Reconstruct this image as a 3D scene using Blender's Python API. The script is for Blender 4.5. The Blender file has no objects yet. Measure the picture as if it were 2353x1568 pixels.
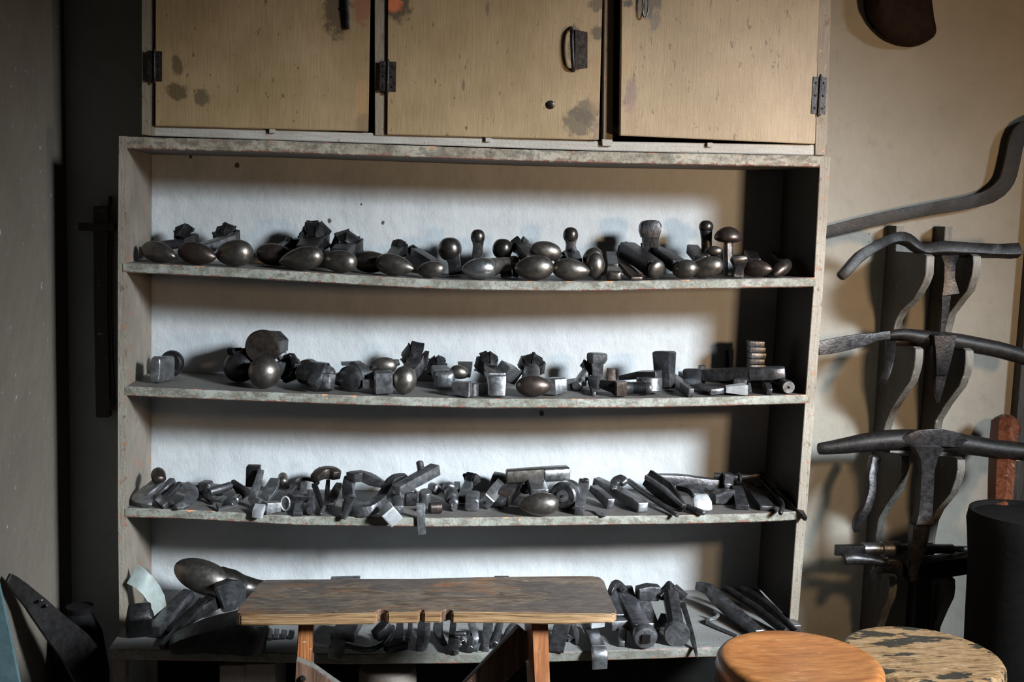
import bpy, bmesh, math, random
from mathutils import Vector, Matrix
random.seed(7)
SC = bpy.context.scene
COL = SC.collection
# ---------------------------------------------------------------- camera
FPX, PIT, YAW, ROL = 2583.4, -0.11366, 0.10056, 0.03162
CAM = Vector((0.63528, -2.86458, 1.5))
D = 0.25746                       # depth of the shelf unit (wall is Y = 0)
CF = Vector((math.sin(YAW)*math.cos(PIT), math.cos(YAW)*math.cos(PIT), math.sin(PIT)))
_r = Vector((math.cos(YAW), -math.sin(YAW), 0)); _u = _r.cross(CF)
CR = _r*math.cos(ROL) + _u*math.sin(ROL); CU = -_r*math.sin(ROL) + _u*math.cos(ROL)
cd = bpy.data.cameras.new('camera'); cam = bpy.data.objects.new('camera', cd); COL.objects.link(cam)
cd.sensor_width = 36; cd.lens = 36*FPX/2353; cd.clip_start = 0.05
m3 = Matrix((CR, CU, -CF)).transposed()
cam.matrix_world = Matrix.Translation(CAM) @ m3.to_4x4()
SC.camera = cam
# ---------------------------------------------------------------- world, lights, exposure
w = bpy.data.worlds.new('world'); SC.world = w; w.use_nodes = True
w.node_tree.nodes['Background'].inputs[0].default_value = (0.75, 0.68, 0.60, 1)
w.node_tree.nodes['Background'].inputs[1].default_value = 0.02
def area(name, loc, target, sx, sy, power, color, spread=180):
    l = bpy.data.lights.new(name, 'AREA'); l.shape = 'RECTANGLE'; l.size = sx; l.size_y = sy
    l.energy = power; l.color = color; l.spread = math.radians(spread)
    o = bpy.data.objects.new(name, l); COL.objects.link(o); o.location = loc
    o.rotation_euler = (Vector(target)-Vector(loc)).to_track_quat('-Z', 'Y').to_euler()
    return o
area('window_daylight', (3.65, -3.0, 2.55), (0.60, 0, 0.38), 0.7, 0.6, 45, (0.79, 0.90, 1.0), 42)
area('warm_lamp', (2.16, -1.5, 1.45), (1.5, 0, 1.5), 0.13, 0.13, 8.5, (1.0, 0.67, 0.39), 130)
vs = SC.view_settings; vs.view_transform = 'Standard'; vs.look = 'None'; vs.gamma = 1; vs.use_curve_mapping = False
vs.exposure = -0.2
# ---------------------------------------------------------------- pixel <-> place helpers
def ray(x, y): return (CF + CR*((x-1176.5)/FPX) - CU*((y-784)/FPX))
def pY(x, y, Y): d = ray(x, y); return CAM + d*((Y-CAM.y)/d.y)
def pt(x, y, d): return pY(x, y, -D + d/1000)
def onz(x, y, z): d = ray(x, y); return CAM + d*((z-CAM.z)/d.z)
def onX(x, y, X): d = ray(x, y); return CAM + d*((X-CAM.x)/d.x)
def sc(P): return (P-CAM).dot(CF)/FPX
def interp(tab, x):
    if x <= tab[0][0]: a, b = tab[0], tab[1]
    elif x >= tab[-1][0]: a, b = tab[-2], tab[-1]
    else:
        for a, b in zip(tab, tab[1:]):
            if a[0] <= x <= b[0]: break
    return a[1] + (b[1]-a[1])*(x-a[0])/(b[0]-a[0])
def tabz(px, Y): return [(pY(x, y, Y).x, pY(x, y, Y).z) for x, y in px]
YB = -D - 0.14                    # front edge of the deep bottom shelf
SZ = {1: tabz([(285,604),(560,617),(860,635),(1010,643),(1200,647),(1380,647),(1600,643),(1885,638)], -D),
      2: tabz([(285,888),(510,898),(860,911),(1100,917),(1380,917),(1600,914),(1875,907)], -D),
      3: tabz([(285,1168),(430,1172),(690,1187),(1000,1191),(1360,1187),(1560,1185),(1720,1181),(1855,1175)], -D),
      4: tabz([(240,1492),(600,1500),(800,1504),(1000,1504),(1264,1500),(1500,1493),(1800,1484),(1900,1481)], YB)}
def zs(i, X): return interp(SZ[i], X)
def H(i, x, y, h):                # point seen at pixel x,y that is h mm above shelf i
    z = 1.2
    P = pt(x, y, 100)
    for _ in range(6): P = onz(x, y, zs(i, P.x) + h/1000)
    Ymin, Ymax = (-D-0.03, -0.02) if i < 4 else (YB-0.02, -0.02)
    if P.y > Ymax: P = pY(x, y, Ymax)
    if P.y < Ymin: P = pY(x, y, Ymin)
    return P
# ---------------------------------------------------------------- materials
def nt(name):
    m = bpy.data.materials.new(name); m.use_nodes = True; n = m.node_tree; n.nodes.clear()
    o = n.nodes.new('ShaderNodeOutputMaterial'); b = n.nodes.new('ShaderNodeBsdfPrincipled')
    n.links.new(b.outputs[0], o.inputs[0]); return m, n, b
class NB:
    def __init__(s, n): s.n = n
    def node(s, t, **k):
        x = s.n.nodes.new('ShaderNode'+t)
        for a, v in k.items(): setattr(x, a, v)
        return x
    def inp(s, node, i, v):
        if hasattr(v, 'is_output'): s.n.links.new(v, node.inputs[i])
        else: node.inputs[i].default_value = v
    def coord(s, kind='Object'): return s.node('TexCoord').outputs[kind]
    def pos(s): return s.node('NewGeometry').outputs['Position']
    def map(s, v, scale=(1,1,1), loc=(0,0,0), rot=(0,0,0)):
        m = s.node('Mapping'); s.inp(m, 0, v); m.inputs[1].default_value = loc; m.inputs[2].default_value = rot; m.inputs[3].default_value = scale
        return m.outputs[0]
    def noise(s, v, scale, detail=4, rough=.55, dist=0):
        m = s.node('TexNoise'); s.inp(m, 'Vector', v); m.inputs['Scale'].default_value = scale
        m.inputs['Detail'].default_value = detail; m.inputs['Roughness'].default_value = rough; m.inputs['Distortion'].default_value = dist
        return m.outputs['Fac']
    def ramp(s, f, a, b, ca=(0,0,0,1), cb=(1,1,1,1)):
        m = s.node('ValToRGB'); s.inp(m, 0, f); e = m.color_ramp.elements
        e[0].position = a; e[0].color = ca; e[1].position = b; e[1].color = cb
        return m.outputs[0]
    def ramps(s, f, stops):
        m = s.node('ValToRGB'); s.inp(m, 0, f); e = m.color_ramp.elements
        while len(e) < len(stops): e.new(.5)
        for k, (p, c) in enumerate(stops): e[k].position = p; e[k].color = (*c, 1)
        return m.outputs[0]
    def mix(s, f, a, b, mode='MIX'):
        m = s.node('Mix', data_type='RGBA', blend_type=mode); s.inp(m, 0, f)
        for i, v in ((6, a), (7, b)):
            if isinstance(v, tuple) and len(v) == 3: v = (*v, 1)
            s.inp(m, i, v)
        return m.outputs[2]
    def math(s, op, a, b=0.0, c=None):
        m = s.node('Math', operation=op); s.inp(m, 0, a); s.inp(m, 1, b)
        if c is not None: s.inp(m, 2, c)
        return m.outputs[0]
    def bump(s, h, strength, dist, bsdf, prev=None):
        m = s.node('Bump'); s.inp(m, 'Height', h); m.inputs['Strength'].default_value = strength; m.inputs['Distance'].default_value = dist
        if prev: s.n.links.new(prev, m.inputs['Normal'])
        s.n.links.new(m.outputs[0], bsdf.inputs['Normal']); return m.outputs[0]
    def stain(s, c, r, rough=.35, nscale=60, soft=.35):       # blob mask about a place
        v = s.node('VectorMath', operation='SUBTRACT'); s.inp(v, 0, s.pos()); v.inputs[1].default_value = c
        q = s.node('VectorMath', operation='DIVIDE'); s.inp(q, 0, v.outputs[0]); q.inputs[1].default_value = r
        l = s.node('VectorMath', operation='LENGTH'); s.inp(l, 0, q.outputs[0])
        n = s.noise(s.pos(), nscale, 5)
        d = s.math('ADD', l.outputs['Value'], s.math('MULTIPLY', s.math('SUBTRACT', n, .5), rough*4))
        return s.ramp(d, 1-soft, 1+soft*.3, (1,1,1,1), (0,0,0,1))
def metal(name, c1, c2, rough=.42, met=.85, bumps=.25, bs=140, rust=None, spec=.5):
    m, n, b = nt(name); k = NB(n); b.inputs['Specular IOR Level'].default_value = spec
    oi = k.node('ObjectInfo')
    v = k.node('VectorMath', operation='ADD'); k.inp(v, 0, k.coord()); k.inp(v, 1, oi.outputs['Location'])
    f = k.noise(v.outputs[0], 45, 6, .6)
    col = k.mix(k.ramp(f, .35, .68), c1, c2)
    if rust: col = k.mix(k.ramp(k.noise(v.outputs[0], 28, 5), .55, .72), col, rust)
    col = k.mix(k.math('MULTIPLY', oi.outputs['Random'], .45), col, tuple(x*.55 for x in c1))
    k.inp(b, 'Base Color', col); b.inputs['Metallic'].default_value = met
    k.inp(b, 'Roughness', k.math('ADD', k.math('MULTIPLY', k.noise(v.outputs[0], 90, 4), .28), rough-.14))
    if bumps: k.bump(k.noise(v.outputs[0], bs, 4, .6), bumps, .0015, b)
    return m
M = {}
M['iron'] = metal('forged_iron', (.080,.079,.083), (.195,.193,.20), .41, .85, .5)
M['irond'] = metal('black_iron', (.020,.019,.020), (.055,.052,.053), .40, .7, .6)
M['ironb'] = metal('brown_iron', (.055,.042,.035), (.12,.095,.08), .40, .8, .4)
M['head'] = metal('worn_polished_iron', (.155,.138,.12), (.26,.235,.205), .40, .92, .05, 220)
M['headd'] = metal('black_polished_iron', (.05,.045,.04), (.10,.09,.08), .33, .85, .1, 220)
M['claw'] = metal('burnt_black_iron', (.010,.0095,.010), (.030,.028,.028), .45, .5, .8, 90)
M['headr'] = metal('reddish_worn_iron', (.095,.070,.060), (.15,.115,.097), .41, .85, .05, 220)
M['steel'] = metal('polished_steel', (.38,.385,.39), (.58,.585,.59), .30, .95, .08, 220)
M['grey'] = metal('grey_worn_steel', (.155,.157,.16), (.33,.333,.34), .39, .85, .4)
M['pale'] = metal('pale_ground_steel', (.42,.425,.43), (.66,.665,.67), .42, .45, .12)
def wallmat(name, c1, c2, dirt, holes=()):
    m, n, b = nt(name); k = NB(n); p = k.pos()
    col = k.mix(k.ramp(k.noise(p, 3.2, 6, .6), .35, .68), c1, c2)
    col = k.mix(k.math('MULTIPLY', k.ramp(k.noise(p, 22, 5, .65), .56, .74), .35), col, dirt)
    col = k.mix(k.math('MULTIPLY', k.ramp(k.noise(p, 38, 6, .7), .64, .72), .45), col, (.55,.57,.58))
    if holes:
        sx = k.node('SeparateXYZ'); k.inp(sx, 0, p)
        col = k.mix(k.ramp(k.math('MULTIPLY', sx.outputs[0], .5), .80, .84), col, k.mix(1.0, col, (.72,.655,.555), 'MULTIPLY'))  # wall right of the shelves darkened to tan in place of weaker lamplight
    for (x, y, r) in holes:
        P = pY(x, y, 0); col = k.mix(k.stain(P, (r, .02, r*1.2), .25, 120), col, (.06,.05,.035))
    k.inp(b, 'Base Color', col); b.inputs['Roughness'].default_value = .9
    pv = k.bump(k.noise(p, 260, 3, .6), .35, .002, b)
    pv = k.bump(k.noise(k.map(p, (1,1,.6), rot=(0,.5,0)), 70, 6, .7), .5, .004, b, pv)
    k.bump(k.noise(p, 5, 3), .5, .03, b, pv)
    return m
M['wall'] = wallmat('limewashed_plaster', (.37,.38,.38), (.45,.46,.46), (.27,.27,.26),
    [(757,508,.006),(880,512,.005),(545,380,.007),(438,360,.005),(1997,538,.002),(1997,556,.002),(1245,950,.008),(830,470,.003)])
M['wallL'] = wallmat('shaded_brown_limewash', (.10,.083,.063), (.128,.107,.082), (.078,.064,.049))  # brown wash darkened further in place of shade on the left wall
def woodpaint(name, base, base2, worn, grain=(60,60,3), orange=None, stains=(), spots=.66, bumps=.3, rough=.6):
    m, n, b = nt(name); k = NB(n); p = k.pos()
    col = k.mix(k.ramp(k.noise(p, 5, 5, .6), .35, .65), base, base2)
    g = k.noise(k.map(p, grain), 6, 4, .6)
    col = k.mix(k.math('MULTIPLY', k.ramp(g, .42, .62), .28), col, worn)
    col = k.mix(k.ramp(k.noise(k.map(p, (1,1,.42)), 70, 4, .7), spots, spots+.06), col, worn)
    if orange: col = k.mix(k.ramp(k.noise(k.map(p, (1,1,1), (3,1,5)), 34, 5, .6), .62, .66), col, orange)
    for (c, r, cc, s) in stains: col = k.mix(k.math('MULTIPLY', k.stain(c, r, .35, 75), s), col, cc)
    k.inp(b, 'Base Color', col); b.inputs['Roughness'].default_value = rough
    k.bump(k.math('ADD', g, k.noise(p, 180, 3)), bumps, .002, b)
    return m
def st(x, y, rx, rz, c, s, dd=15):
    P = pt(x, y, dd); return (P, (rx/1000, .06, rz/1000), c, s)
dk = (.04,.026,.012)
DST = [st(407,150,13,27,(.085,.052,.022),.8), st(405,212,27,22,(.08,.05,.022),.85), st(465,224,21,21,(.095,.068,.035),.85),
       st(775,20,35,75,dk,.75), st(835,10,28,50,(.22,.07,.04),.7), st(915,12,34,40,dk,.8), st(905,12,22,16,(.55,.14,.05),.8),
       st(1325,110,22,58,dk,.8), st(1345,255,34,34,(.07,.048,.028),.7), st(1365,190,14,90,(.30,.17,.07),.4),
       st(1330,282,45,36,(.07,.05,.03),.75), st(1372,300,14,40,(.16,.10,.07),.6), st(1485,10,38,42,dk,.75), st(1440,12,18,12,dk,.9),
       st(1500,50,16,26,(.10,.08,.05),.7), st(1445,225,20,55,(.17,.10,.075),.8), st(1440,130,12,70,(.33,.20,.09),.6), st(1450,270,22,40,(.25,.15,.08),.55),
       st(1375,75,20,18,dk,.7), st(1370,10,20,18,dk,.6), st(830,230,16,70,(.36,.19,.08),.45), st(835,285,22,30,(.14,.09,.05),.55),
       st(1258,241,2,9,dk,0), st(1065,195,4,15,(.13,.08,.04),.9), st(1120,20,5,22,(.12,.08,.05),.8)]
M['door'] = woodpaint('yellowed_cream_paint', (.245,.165,.075), (.335,.235,.125), (.115,.062,.02), (95,95,2.6), None, DST, .625, .16, .5)
M['frame'] = woodpaint('aged_cream_frame_paint', (.18,.14,.095), (.25,.205,.15), (.14,.09,.055), (50,50,3), (.42,.22,.12), [], .60, .4, .6)
M['ledge'] = woodpaint('greyed_cream_paint', (.30,.275,.235), (.40,.375,.33), (.20,.14,.10), (3,50,50), None, [], .64, .4, .55)
M['uprt'] = woodpaint('chipped_grey_green_paint', (.185,.16,.12), (.29,.26,.21), (.13,.085,.06), (40,40,3), (.26,.15,.10), [], .58, .5, .65)
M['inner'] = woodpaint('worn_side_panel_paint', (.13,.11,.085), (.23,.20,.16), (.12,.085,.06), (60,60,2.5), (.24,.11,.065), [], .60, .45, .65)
M['innerd'] = woodpaint('shaded_side_panel', (.035,.03,.026), (.06,.052,.045), (.02,.018,.015), (60,60,2.5), None, [], .60, .45, .7)  # right panel's inner face: its shade put in as near-black colour
M['topw'] = woodpaint('blackened_shelf_wood', (.075,.066,.058), (.13,.118,.106), (.055,.045,.04), (3,60,60), None, [], .62, .4, .6)
M['bshelf'] = woodpaint('dusty_grey_shelf_wood', (.15,.148,.14), (.25,.247,.235), (.08,.07,.06), (3,50,50), None, [], .62, .5, .7)
def edgemat(name, c1, c2, orange=1.0):
    m, n, b = nt(name); k = NB(n); p = k.pos(); uv = k.coord('UV')
    sx = k.node('SeparateXYZ'); k.inp(sx, 0, uv); v = sx.outputs[1]
    col = k.mix(k.ramp(k.noise(p, 14, 5, .65), .38, .62), c1, c2)
    col = k.mix(k.math('MULTIPLY', k.ramp(k.noise(k.map(p, (1,1,2)), 30, 6, .7), .49, .60), .75), col, (.095,.08,.055))
    col = k.mix(k.math('MULTIPLY', k.ramp(k.noise(p, 75, 5, .75), .50, .62), .55), col, (.08,.065,.045))
    rim = k.math('ADD', k.noise(k.map(p, (1,1,3)), 26, 5, .65), k.math('MULTIPLY', k.math('POWER', v, 4.0), .17))
    col = k.mix(k.ramp(rim, .66, .71), col, (.15,.115,.10))
    col = k.mix(k.math('MULTIPLY', k.ramp(k.math('ADD', k.noise(k.map(p, (1,1,2), (7,2,1)), 33, 5, .6), k.math('MULTIPLY', k.math('POWER', v, 5.0), .16)), .735, .76), orange), col, (.62,.25,.11))
    low = k.math('SUBTRACT', k.noise(k.map(p, (1,1,1), (2,2,9)), 60, 5, .6), k.math('MULTIPLY', v, .7))
    col = k.mix(k.ramp(low, .40, .44), col, (.18,.09,.06))
    col = k.mix(k.ramp(k.noise(p, 95, 3, .6), .70, .73), col, (.03,.025,.02))
    k.inp(b, 'Base Color', col); b.inputs['Roughness'].default_value = .65
    k.bump(k.noise(p, 120, 4, .65), .5, .003, b)
    return m
M['edge'] = edgemat('chipped_shelf_edge_paint', (.165,.165,.13), (.265,.265,.225))
M['edge0'] = edgemat('chipped_cream_rail_paint', (.22,.185,.13), (.34,.30,.235), .6)
M['edgeb'] = edgemat('dusty_bottom_shelf_edge', (.10,.10,.082), (.17,.17,.145), .3)
def wood(name, stops, grain, scale=5, rough=.45, bumps=.25, knots=None, spots=None, coat=0.0, dist=1.2, patches=None):
    m, n, b = nt(name); k = NB(n); p = k.pos()
    g = k.noise(k.map(p, grain), scale, 6, .62, dist)
    col = k.ramps(g, stops)
    if patches:
        for c_, s_, t_, a_ in patches: col = k.mix(k.math('MULTIPLY', k.ramp(k.noise(k.map(p, (.8,2,1), (s_*3.1,s_,0)), s_, 5, .6, .6), t_, t_+.12), a_), col, c_)
    if spots:
        c, sc_, thr, sp = spots
        col = k.mix(k.ramp(k.noise(k.map(p, sp), sc_, 4, .55), thr, thr+.03), col, c)
    fg = k.noise(k.map(p, tuple(4*q_ for q_ in grain)), scale*1.3, 3, .6)
    col = k.mix(k.math('MULTIPLY', k.ramp(fg, .35, .68, (1,1,1,1), (0,0,0,1)), .45), col, tuple(q_*.35 for q_ in stops[0][1]))
    scr = k.noise(k.map(p, (.35,2.2,1), rot=(0,0,.25)), 60, 3, .7)
    col = k.mix(k.math('MULTIPLY', k.ramp(scr, .66, .72), .5), col, (.62,.50,.36))
    k.inp(b, 'Base Color', col); k.inp(b, 'Roughness', k.math('ADD', k.math('MULTIPLY', g, .3), rough-.15))
    b.inputs['Coat Weight'].default_value = coat; b.inputs['Coat Roughness'].default_value = .3
    k.bump(g, bumps, .003, b); return m
M['benchtop'] = wood('worn_brown_bench_top', [(.30,(.06,.04,.028)),(.43,(.125,.088,.06)),(.54,(.175,.14,.11)),(.63,(.19,.125,.075)),(.74,(.27,.20,.13))], (2.2,8,9), 4.2, .40, .6, patches=[((.085,.072,.066), 5.0, .48, .75), ((.26,.115,.045), 7.0, .55, .75), ((.24,.19,.10), 6.1, .60, .6), ((.40,.30,.19), 26, .66, .6)], spots=((.035,.025,.018), 60, .66, (1,2.5,1)), dist=2.5)
M['benchedge'] = wood('raw_orange_edge_wood', [(.34,(.10,.045,.02)),(.45,(.30,.165,.07)),(.60,(.44,.27,.13)),(.72,(.17,.08,.035))], (1.5,20,46), 3, .5, .5)
M['leg'] = wood('orange_red_leg_wood', [(.36,(.10,.03,.012)),(.46,(.36,.12,.04)),(.60,(.50,.20,.07)),(.72,(.58,.29,.12))], (26,26,1.2), 3.4, .42, .4)
M['legdk'] = wood('dark_brown_leg_wood', [(.36,(.07,.035,.022)),(.55,(.17,.09,.055)),(.72,(.26,.15,.10))], (20,20,1.5), 3.4, .5, .4)
M['leg2'] = wood('smooth_reddish_leg_wood', [(.36,(.30,.11,.045)),(.55,(.42,.17,.07)),(.72,(.50,.23,.11))], (16,16,1.2), 3, .4, .2)
M['seat'] = wood('honey_varnished_seat', [(.30,(.23,.08,.022)),(.46,(.31,.115,.033)),(.60,(.37,.15,.046)),(.76,(.27,.10,.03))], (2,9,7), 2.6, .34, .08, None, None, .35, .6)
M['seatsp'] = wood('spotted_worn_seat', [(.34,(.10,.06,.027)),(.46,(.24,.14,.065)),(.58,(.33,.215,.11)),(.74,(.19,.14,.09))], (3,14,8), 5, .38, .4, None, ((.022,.022,.018), 24, .54, (.5,1.2,1)), .25)
M['rubber'] = metal('dark_green_band', (.04,.05,.045), (.07,.08,.07), .5, .0, .2)
M['plank'] = wood('dark_grey_rack_board', [(.35,(.022,.019,.017)),(.55,(.042,.037,.033)),(.75,(.06,.054,.048))], (30,30,1.5), 3, .6, .3)
M['plankedge'] = wood('grey_rack_board_edge', [(.35,(.10,.095,.082)),(.55,(.16,.15,.13)),(.75,(.22,.205,.18))], (30,30,3), 3, .6, .3)
M['blkbar'] = metal('blackened_flat_iron', (.010,.009,.0085), (.024,.021,.020), .5, .3, .4, spec=.3)
M['felt'] = metal('dark_brown_felt', (.016,.009,.007), (.028,.016,.012), .9, 0, .3, 300, spec=.1)
M['tub'] = metal('black_leather_bucket', (.005,.0045,.0045), (.009,.008,.008), .8, 0, .3, spec=.12)  # dark leather blackened further for the shade the bucket stands in
M['hand'] = wood('reddish_wooden_handle', [(.35,(.06,.018,.008)),(.55,(.13,.04,.017)),(.75,(.19,.065,.028))], (20,20,1.5), 3, .4, .2)
M['teal'] = metal('pale_teal_board', (.07,.12,.13), (.10,.17,.18), .6, 0, .2)
M['sheet'] = metal('verdigris_sheet', (.22,.25,.235), (.34,.38,.35), .6, .1, .15, 140, (.27,.21,.14))
M['floor'] = woodpaint('dark_plank_floor', (.10,.08,.06), (.14,.11,.09), (.05,.04,.03), (3,50,50))
M['box'] = woodpaint('dusty_wooden_crate', (.13,.10,.08), (.19,.15,.12), (.06,.05,.04), (50,50,3))
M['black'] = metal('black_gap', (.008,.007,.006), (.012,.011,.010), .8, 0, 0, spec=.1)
M['bluesteel'] = metal('faceted_bright_steel', (.12,.125,.14), (.26,.27,.30), .34, .9, .3)
# ---------------------------------------------------------------- mesh builders (lists of verts, faces in world space)
def merge(*g):
    V, Fs = [], []
    for v, f in g:
        o = len(V); V += v; Fs += [[i+o for i in q] for q in f]
    return V, Fs
def section(kind):
    if kind == 'o': n = 18; return [(math.cos(2*math.pi*i/n), math.sin(2*math.pi*i/n)) for i in range(n)]
    if kind == 'x': return [(math.cos(math.pi/8+math.pi*i/4)*1.06, math.sin(math.pi/8+math.pi*i/4)*1.06) for i in range(8)]
    if kind == 'h': return [(math.cos(math.pi*i/3), math.sin(math.pi*i/3)) for i in range(6)]
    c = {'r': .80, 's': .93, 'b': .6}[kind]
    out = []
    for sx, sy in ((1,1),(-1,1),(-1,-1),(1,-1)):
        a, b_, d_ = (sx, sy*c), (sx*(1-(1-c)*.3), sy*(1-(1-c)*.3)), (sx*c, sy)
        out += [a, b_, d_] if sx*sy > 0 else [d_, b_, a]
    return out
def smoothpath(P, S, n):
    if n <= 1: return P, S
    Q, T = [], []
    L = len(P)
    for i in range(L-1):
        p0, p1, p2, p3 = P[max(i-1,0)], P[i], P[i+1], P[min(i+2,L-1)]
        for k in range(n):
            t = k/n
            Q.append(.5*((2*p1)+(p2-p0)*t+(2*p0-5*p1+4*p2-p3)*t*t+(3*p1-p0-3*p2+p3)*t**3))
            T.append((S[i][0]+(S[i+1][0]-S[i][0])*t, S[i][1]+(S[i+1][1]-S[i][1])*t))
    Q.append(P[-1]); T.append(S[-1]); return Q, T
def sweep(P, S, kind='r', n=1, cap='c', up=None, tw=0, jit=.025, closed=False):
    """P world points, S (w,h) full sizes in pixels at each point"""
    P = [Vector(p) for p in P]
    if not isinstance(S[0], (tuple, list)): S = [tuple(S)]*len(P)
    S = [(a*sc(p)/2, b*sc(p)/2) for (a, b), p in zip(S, P)]
    P, S = smoothpath(P, S, n)
    # cap rings
    def ext(P, S, end):
        p0, p1 = (P[0], P[1]) if end == 0 else (P[-1], P[-2])
        s = S[0] if end == 0 else S[-1]; d = (p1-p0).normalized(); mm = min(s)
        if cap == 'r': rr = [(.0,.25),(.08,.55),(.3,.82),(.6,.96)]
        elif cap == 'p': rr = [(0,.06),(.9,.5)]
        elif cap == 'n': rr = [(0,.96)]
        else: rr = [(0,.84)]
        mm = min(mm, (p1-p0).length*.9/ (rr[-1][0] if rr[-1][0] > 0 else .16)) if cap == 'r' else min(mm, (p1-p0).length*4)
        rings = [(p0+d*(a*mm*1.0), (s[0]*f, s[1]*f)) for a, f in rr]
        rings.append((p0+d*mm*(1.0 if cap == 'r' else .16), s))
        return rings
    if not closed:
        r0 = ext(P, S, 0); r1 = ext(P, S, 1)
        PP = [a for a, _ in r0] + P[1:-1] + [a for a, _ in r1][::-1]
        SS = [b for _, b in r0] + S[1:-1] + [b for _, b in r1][::-1]
    else: PP, SS = P, S
    sec = section(kind); V, Fs = [], []
    N = len(PP); prev = None; rnd = random.Random(int(abs(P[0].x*7919+P[0].z*104729)*1000) % 99991)
    lastT = (P[1]-P[0]).normalized()
    for i in range(N):
        a = PP[max(i-1,0)]; b_ = PP[min(i+1,N-1)]
        T = (b_-a)
        T = T.normalized() if T.length > 1e-7 else lastT
        lastT = T
        if prev is None:
            U = Vector(up) if up else (Vector((0,0,1)) if abs(T.z) < .8 else Vector((0,-1,0)))
        else: U = prev
        U = (U - T*U.dot(T)).normalized(); prev = U
        Sd = T.cross(U)
        U2 = U*math.cos(tw)+Sd*math.sin(tw); S2 = T.cross(U2)
        for (x, y) in sec:
            j = 1+rnd.uniform(-jit, jit)
            V.append(PP[i] + S2*(x*SS[i][0]*j) + U2*(y*SS[i][1]*j))
    n_ = len(sec)
    for i in range(N-1):
        for k in range(n_):
            Fs.append([i*n_+k, i*n_+(k+1)%n_, (i+1)*n_+(k+1)%n_, (i+1)*n_+k])
    Fs.append(list(range(n_))[::-1]); Fs.append([(N-1)*n_+k for k in range(n_)])
    return V, Fs
def lathe(A, B, prof, seg=32, flat=1.0, updir=None):
    """prof: (t along A->B, radius px)"""
    A, B = Vector(A), Vector(B); ax = (B-A); L = ax.length; ax.normalize()
    u = Vector(updir) if updir else (Vector((0,0,1)) if abs(ax.z) < .9 else Vector((1,0,0)))
    u = (u-ax*u.dot(ax)).normalized(); v = ax.cross(u); s = sc((A+B)/2)
    V, Fs = [], []
    for t, r in prof:
        for k in range(seg):
            a = 2*math.pi*k/seg
            V.append(A+ax*(t*L) + (u*math.sin(a)*flat + v*math.cos(a))*max(r,.02)*s)
    for i in range(len(prof)-1):
        for k in range(seg):
            Fs.append([i*seg+k, (i+1)*seg+k, (i+1)*seg+(k+1)%seg, i*seg+(k+1)%seg])
    Fs.append(list(range(seg))); Fs.append([(len(prof)-1)*seg+k for k in range(seg)][::-1])
    return V, Fs
def egg(A, B, r, a=.72, b=.5, flat=1.0):
    mx = a/(a+b); nm = 1/((mx**a)*((1-mx)**b)); P = []
    for i in range(25):
        t = (1-math.cos(math.pi*i/24))/2; P.append((t, r*nm*(t**a)*((1-t)**b)))
    return lathe(A, B, P, 36, flat)
def ball(C, r, flat=1.0):
    C = Vector(C); d = Vector((0,0,r*sc(C)))
    return egg(C-d, C+d, r, .5, .5, 1.0)
def box(P, sx, sy, sz, rz=0, rx=0, ry=0, bev=.12):
    """box centred at P, sizes in mm"""
    R_ = Matrix.Rotation(rz, 3, 'Z') @ Matrix.Rotation(ry, 3, 'Y') @ Matrix.Rotation(rx, 3, 'X')
    bm = bmesh.new(); bmesh.ops.create_cube(bm, size=1)
    for v in bm.verts: v.co = Vector((v.co.x*sx, v.co.y*sy, v.co.z*sz))/1000
    bmesh.ops.bevel(bm, geom=bm.edges[:], offset=min(sx, sy, sz)*bev/1000, segments=2, affect='EDGES', profile=.6)
    V = [R_ @ v.co + Vector(P) for v in bm.verts]; Fs = [[v.index for v in f.verts] for f in bm.faces]
    bm.free(); return V, Fs
def crown(C, ax, R, n=6, seed=1, L=.9):
    """ragged ring of split iron claws round the end of a shank; R in px"""
    C = Vector(C); ax = Vector(ax).normalized(); rnd = random.Random(seed); R = R*1.15
    u = Vector((0,0,1)) if abs(ax.z) < .8 else Vector((1,0,0))
    u = (u-ax*u.dot(ax)).normalized(); v = ax.cross(u); s = sc(C); G = []
    for k in range(n):
        a = 2*math.pi*(k+rnd.uniform(-.18,.18))/n
        rd = u*math.sin(a)+v*math.cos(a); Ls = L*rnd.uniform(.7,1.15)
        P = [C+rd*R*s*.25-ax*R*s*.5, C+rd*R*s*.62, C+rd*R*s*Ls*1.0+ax*R*s*.30, C+rd*R*s*Ls*1.05+ax*R*s*.62]
        ww = R*rnd.uniform(.6,.85)
        G.append(sweep(P, [(ww*.7,R*.5),(ww*1.1,R*.42),(ww*1.25,R*.34),(ww*1.1,R*.24)], 's', 1, 'c', up=rd, jit=.12))
    V, Fs = merge(*G)
    V = [p + Vector((rnd.uniform(-1,1), rnd.uniform(-1,1), rnd.uniform(-1,1)))*R*s*.07 for p in V]
    return V, Fs
def prism(poly, X0, X1):
    """poly in (Y,z), extruded in X"""
    n = len(poly); V = [Vector((X0,a,b)) for a, b in poly]+[Vector((X1,a,b)) for a, b in poly]
    Fs = [list(range(n)), list(range(n,2*n))[::-1]]+[[i,i+n,(i+1)%n+n,(i+1)%n] for i in range(n)]
    return V, Fs
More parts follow.
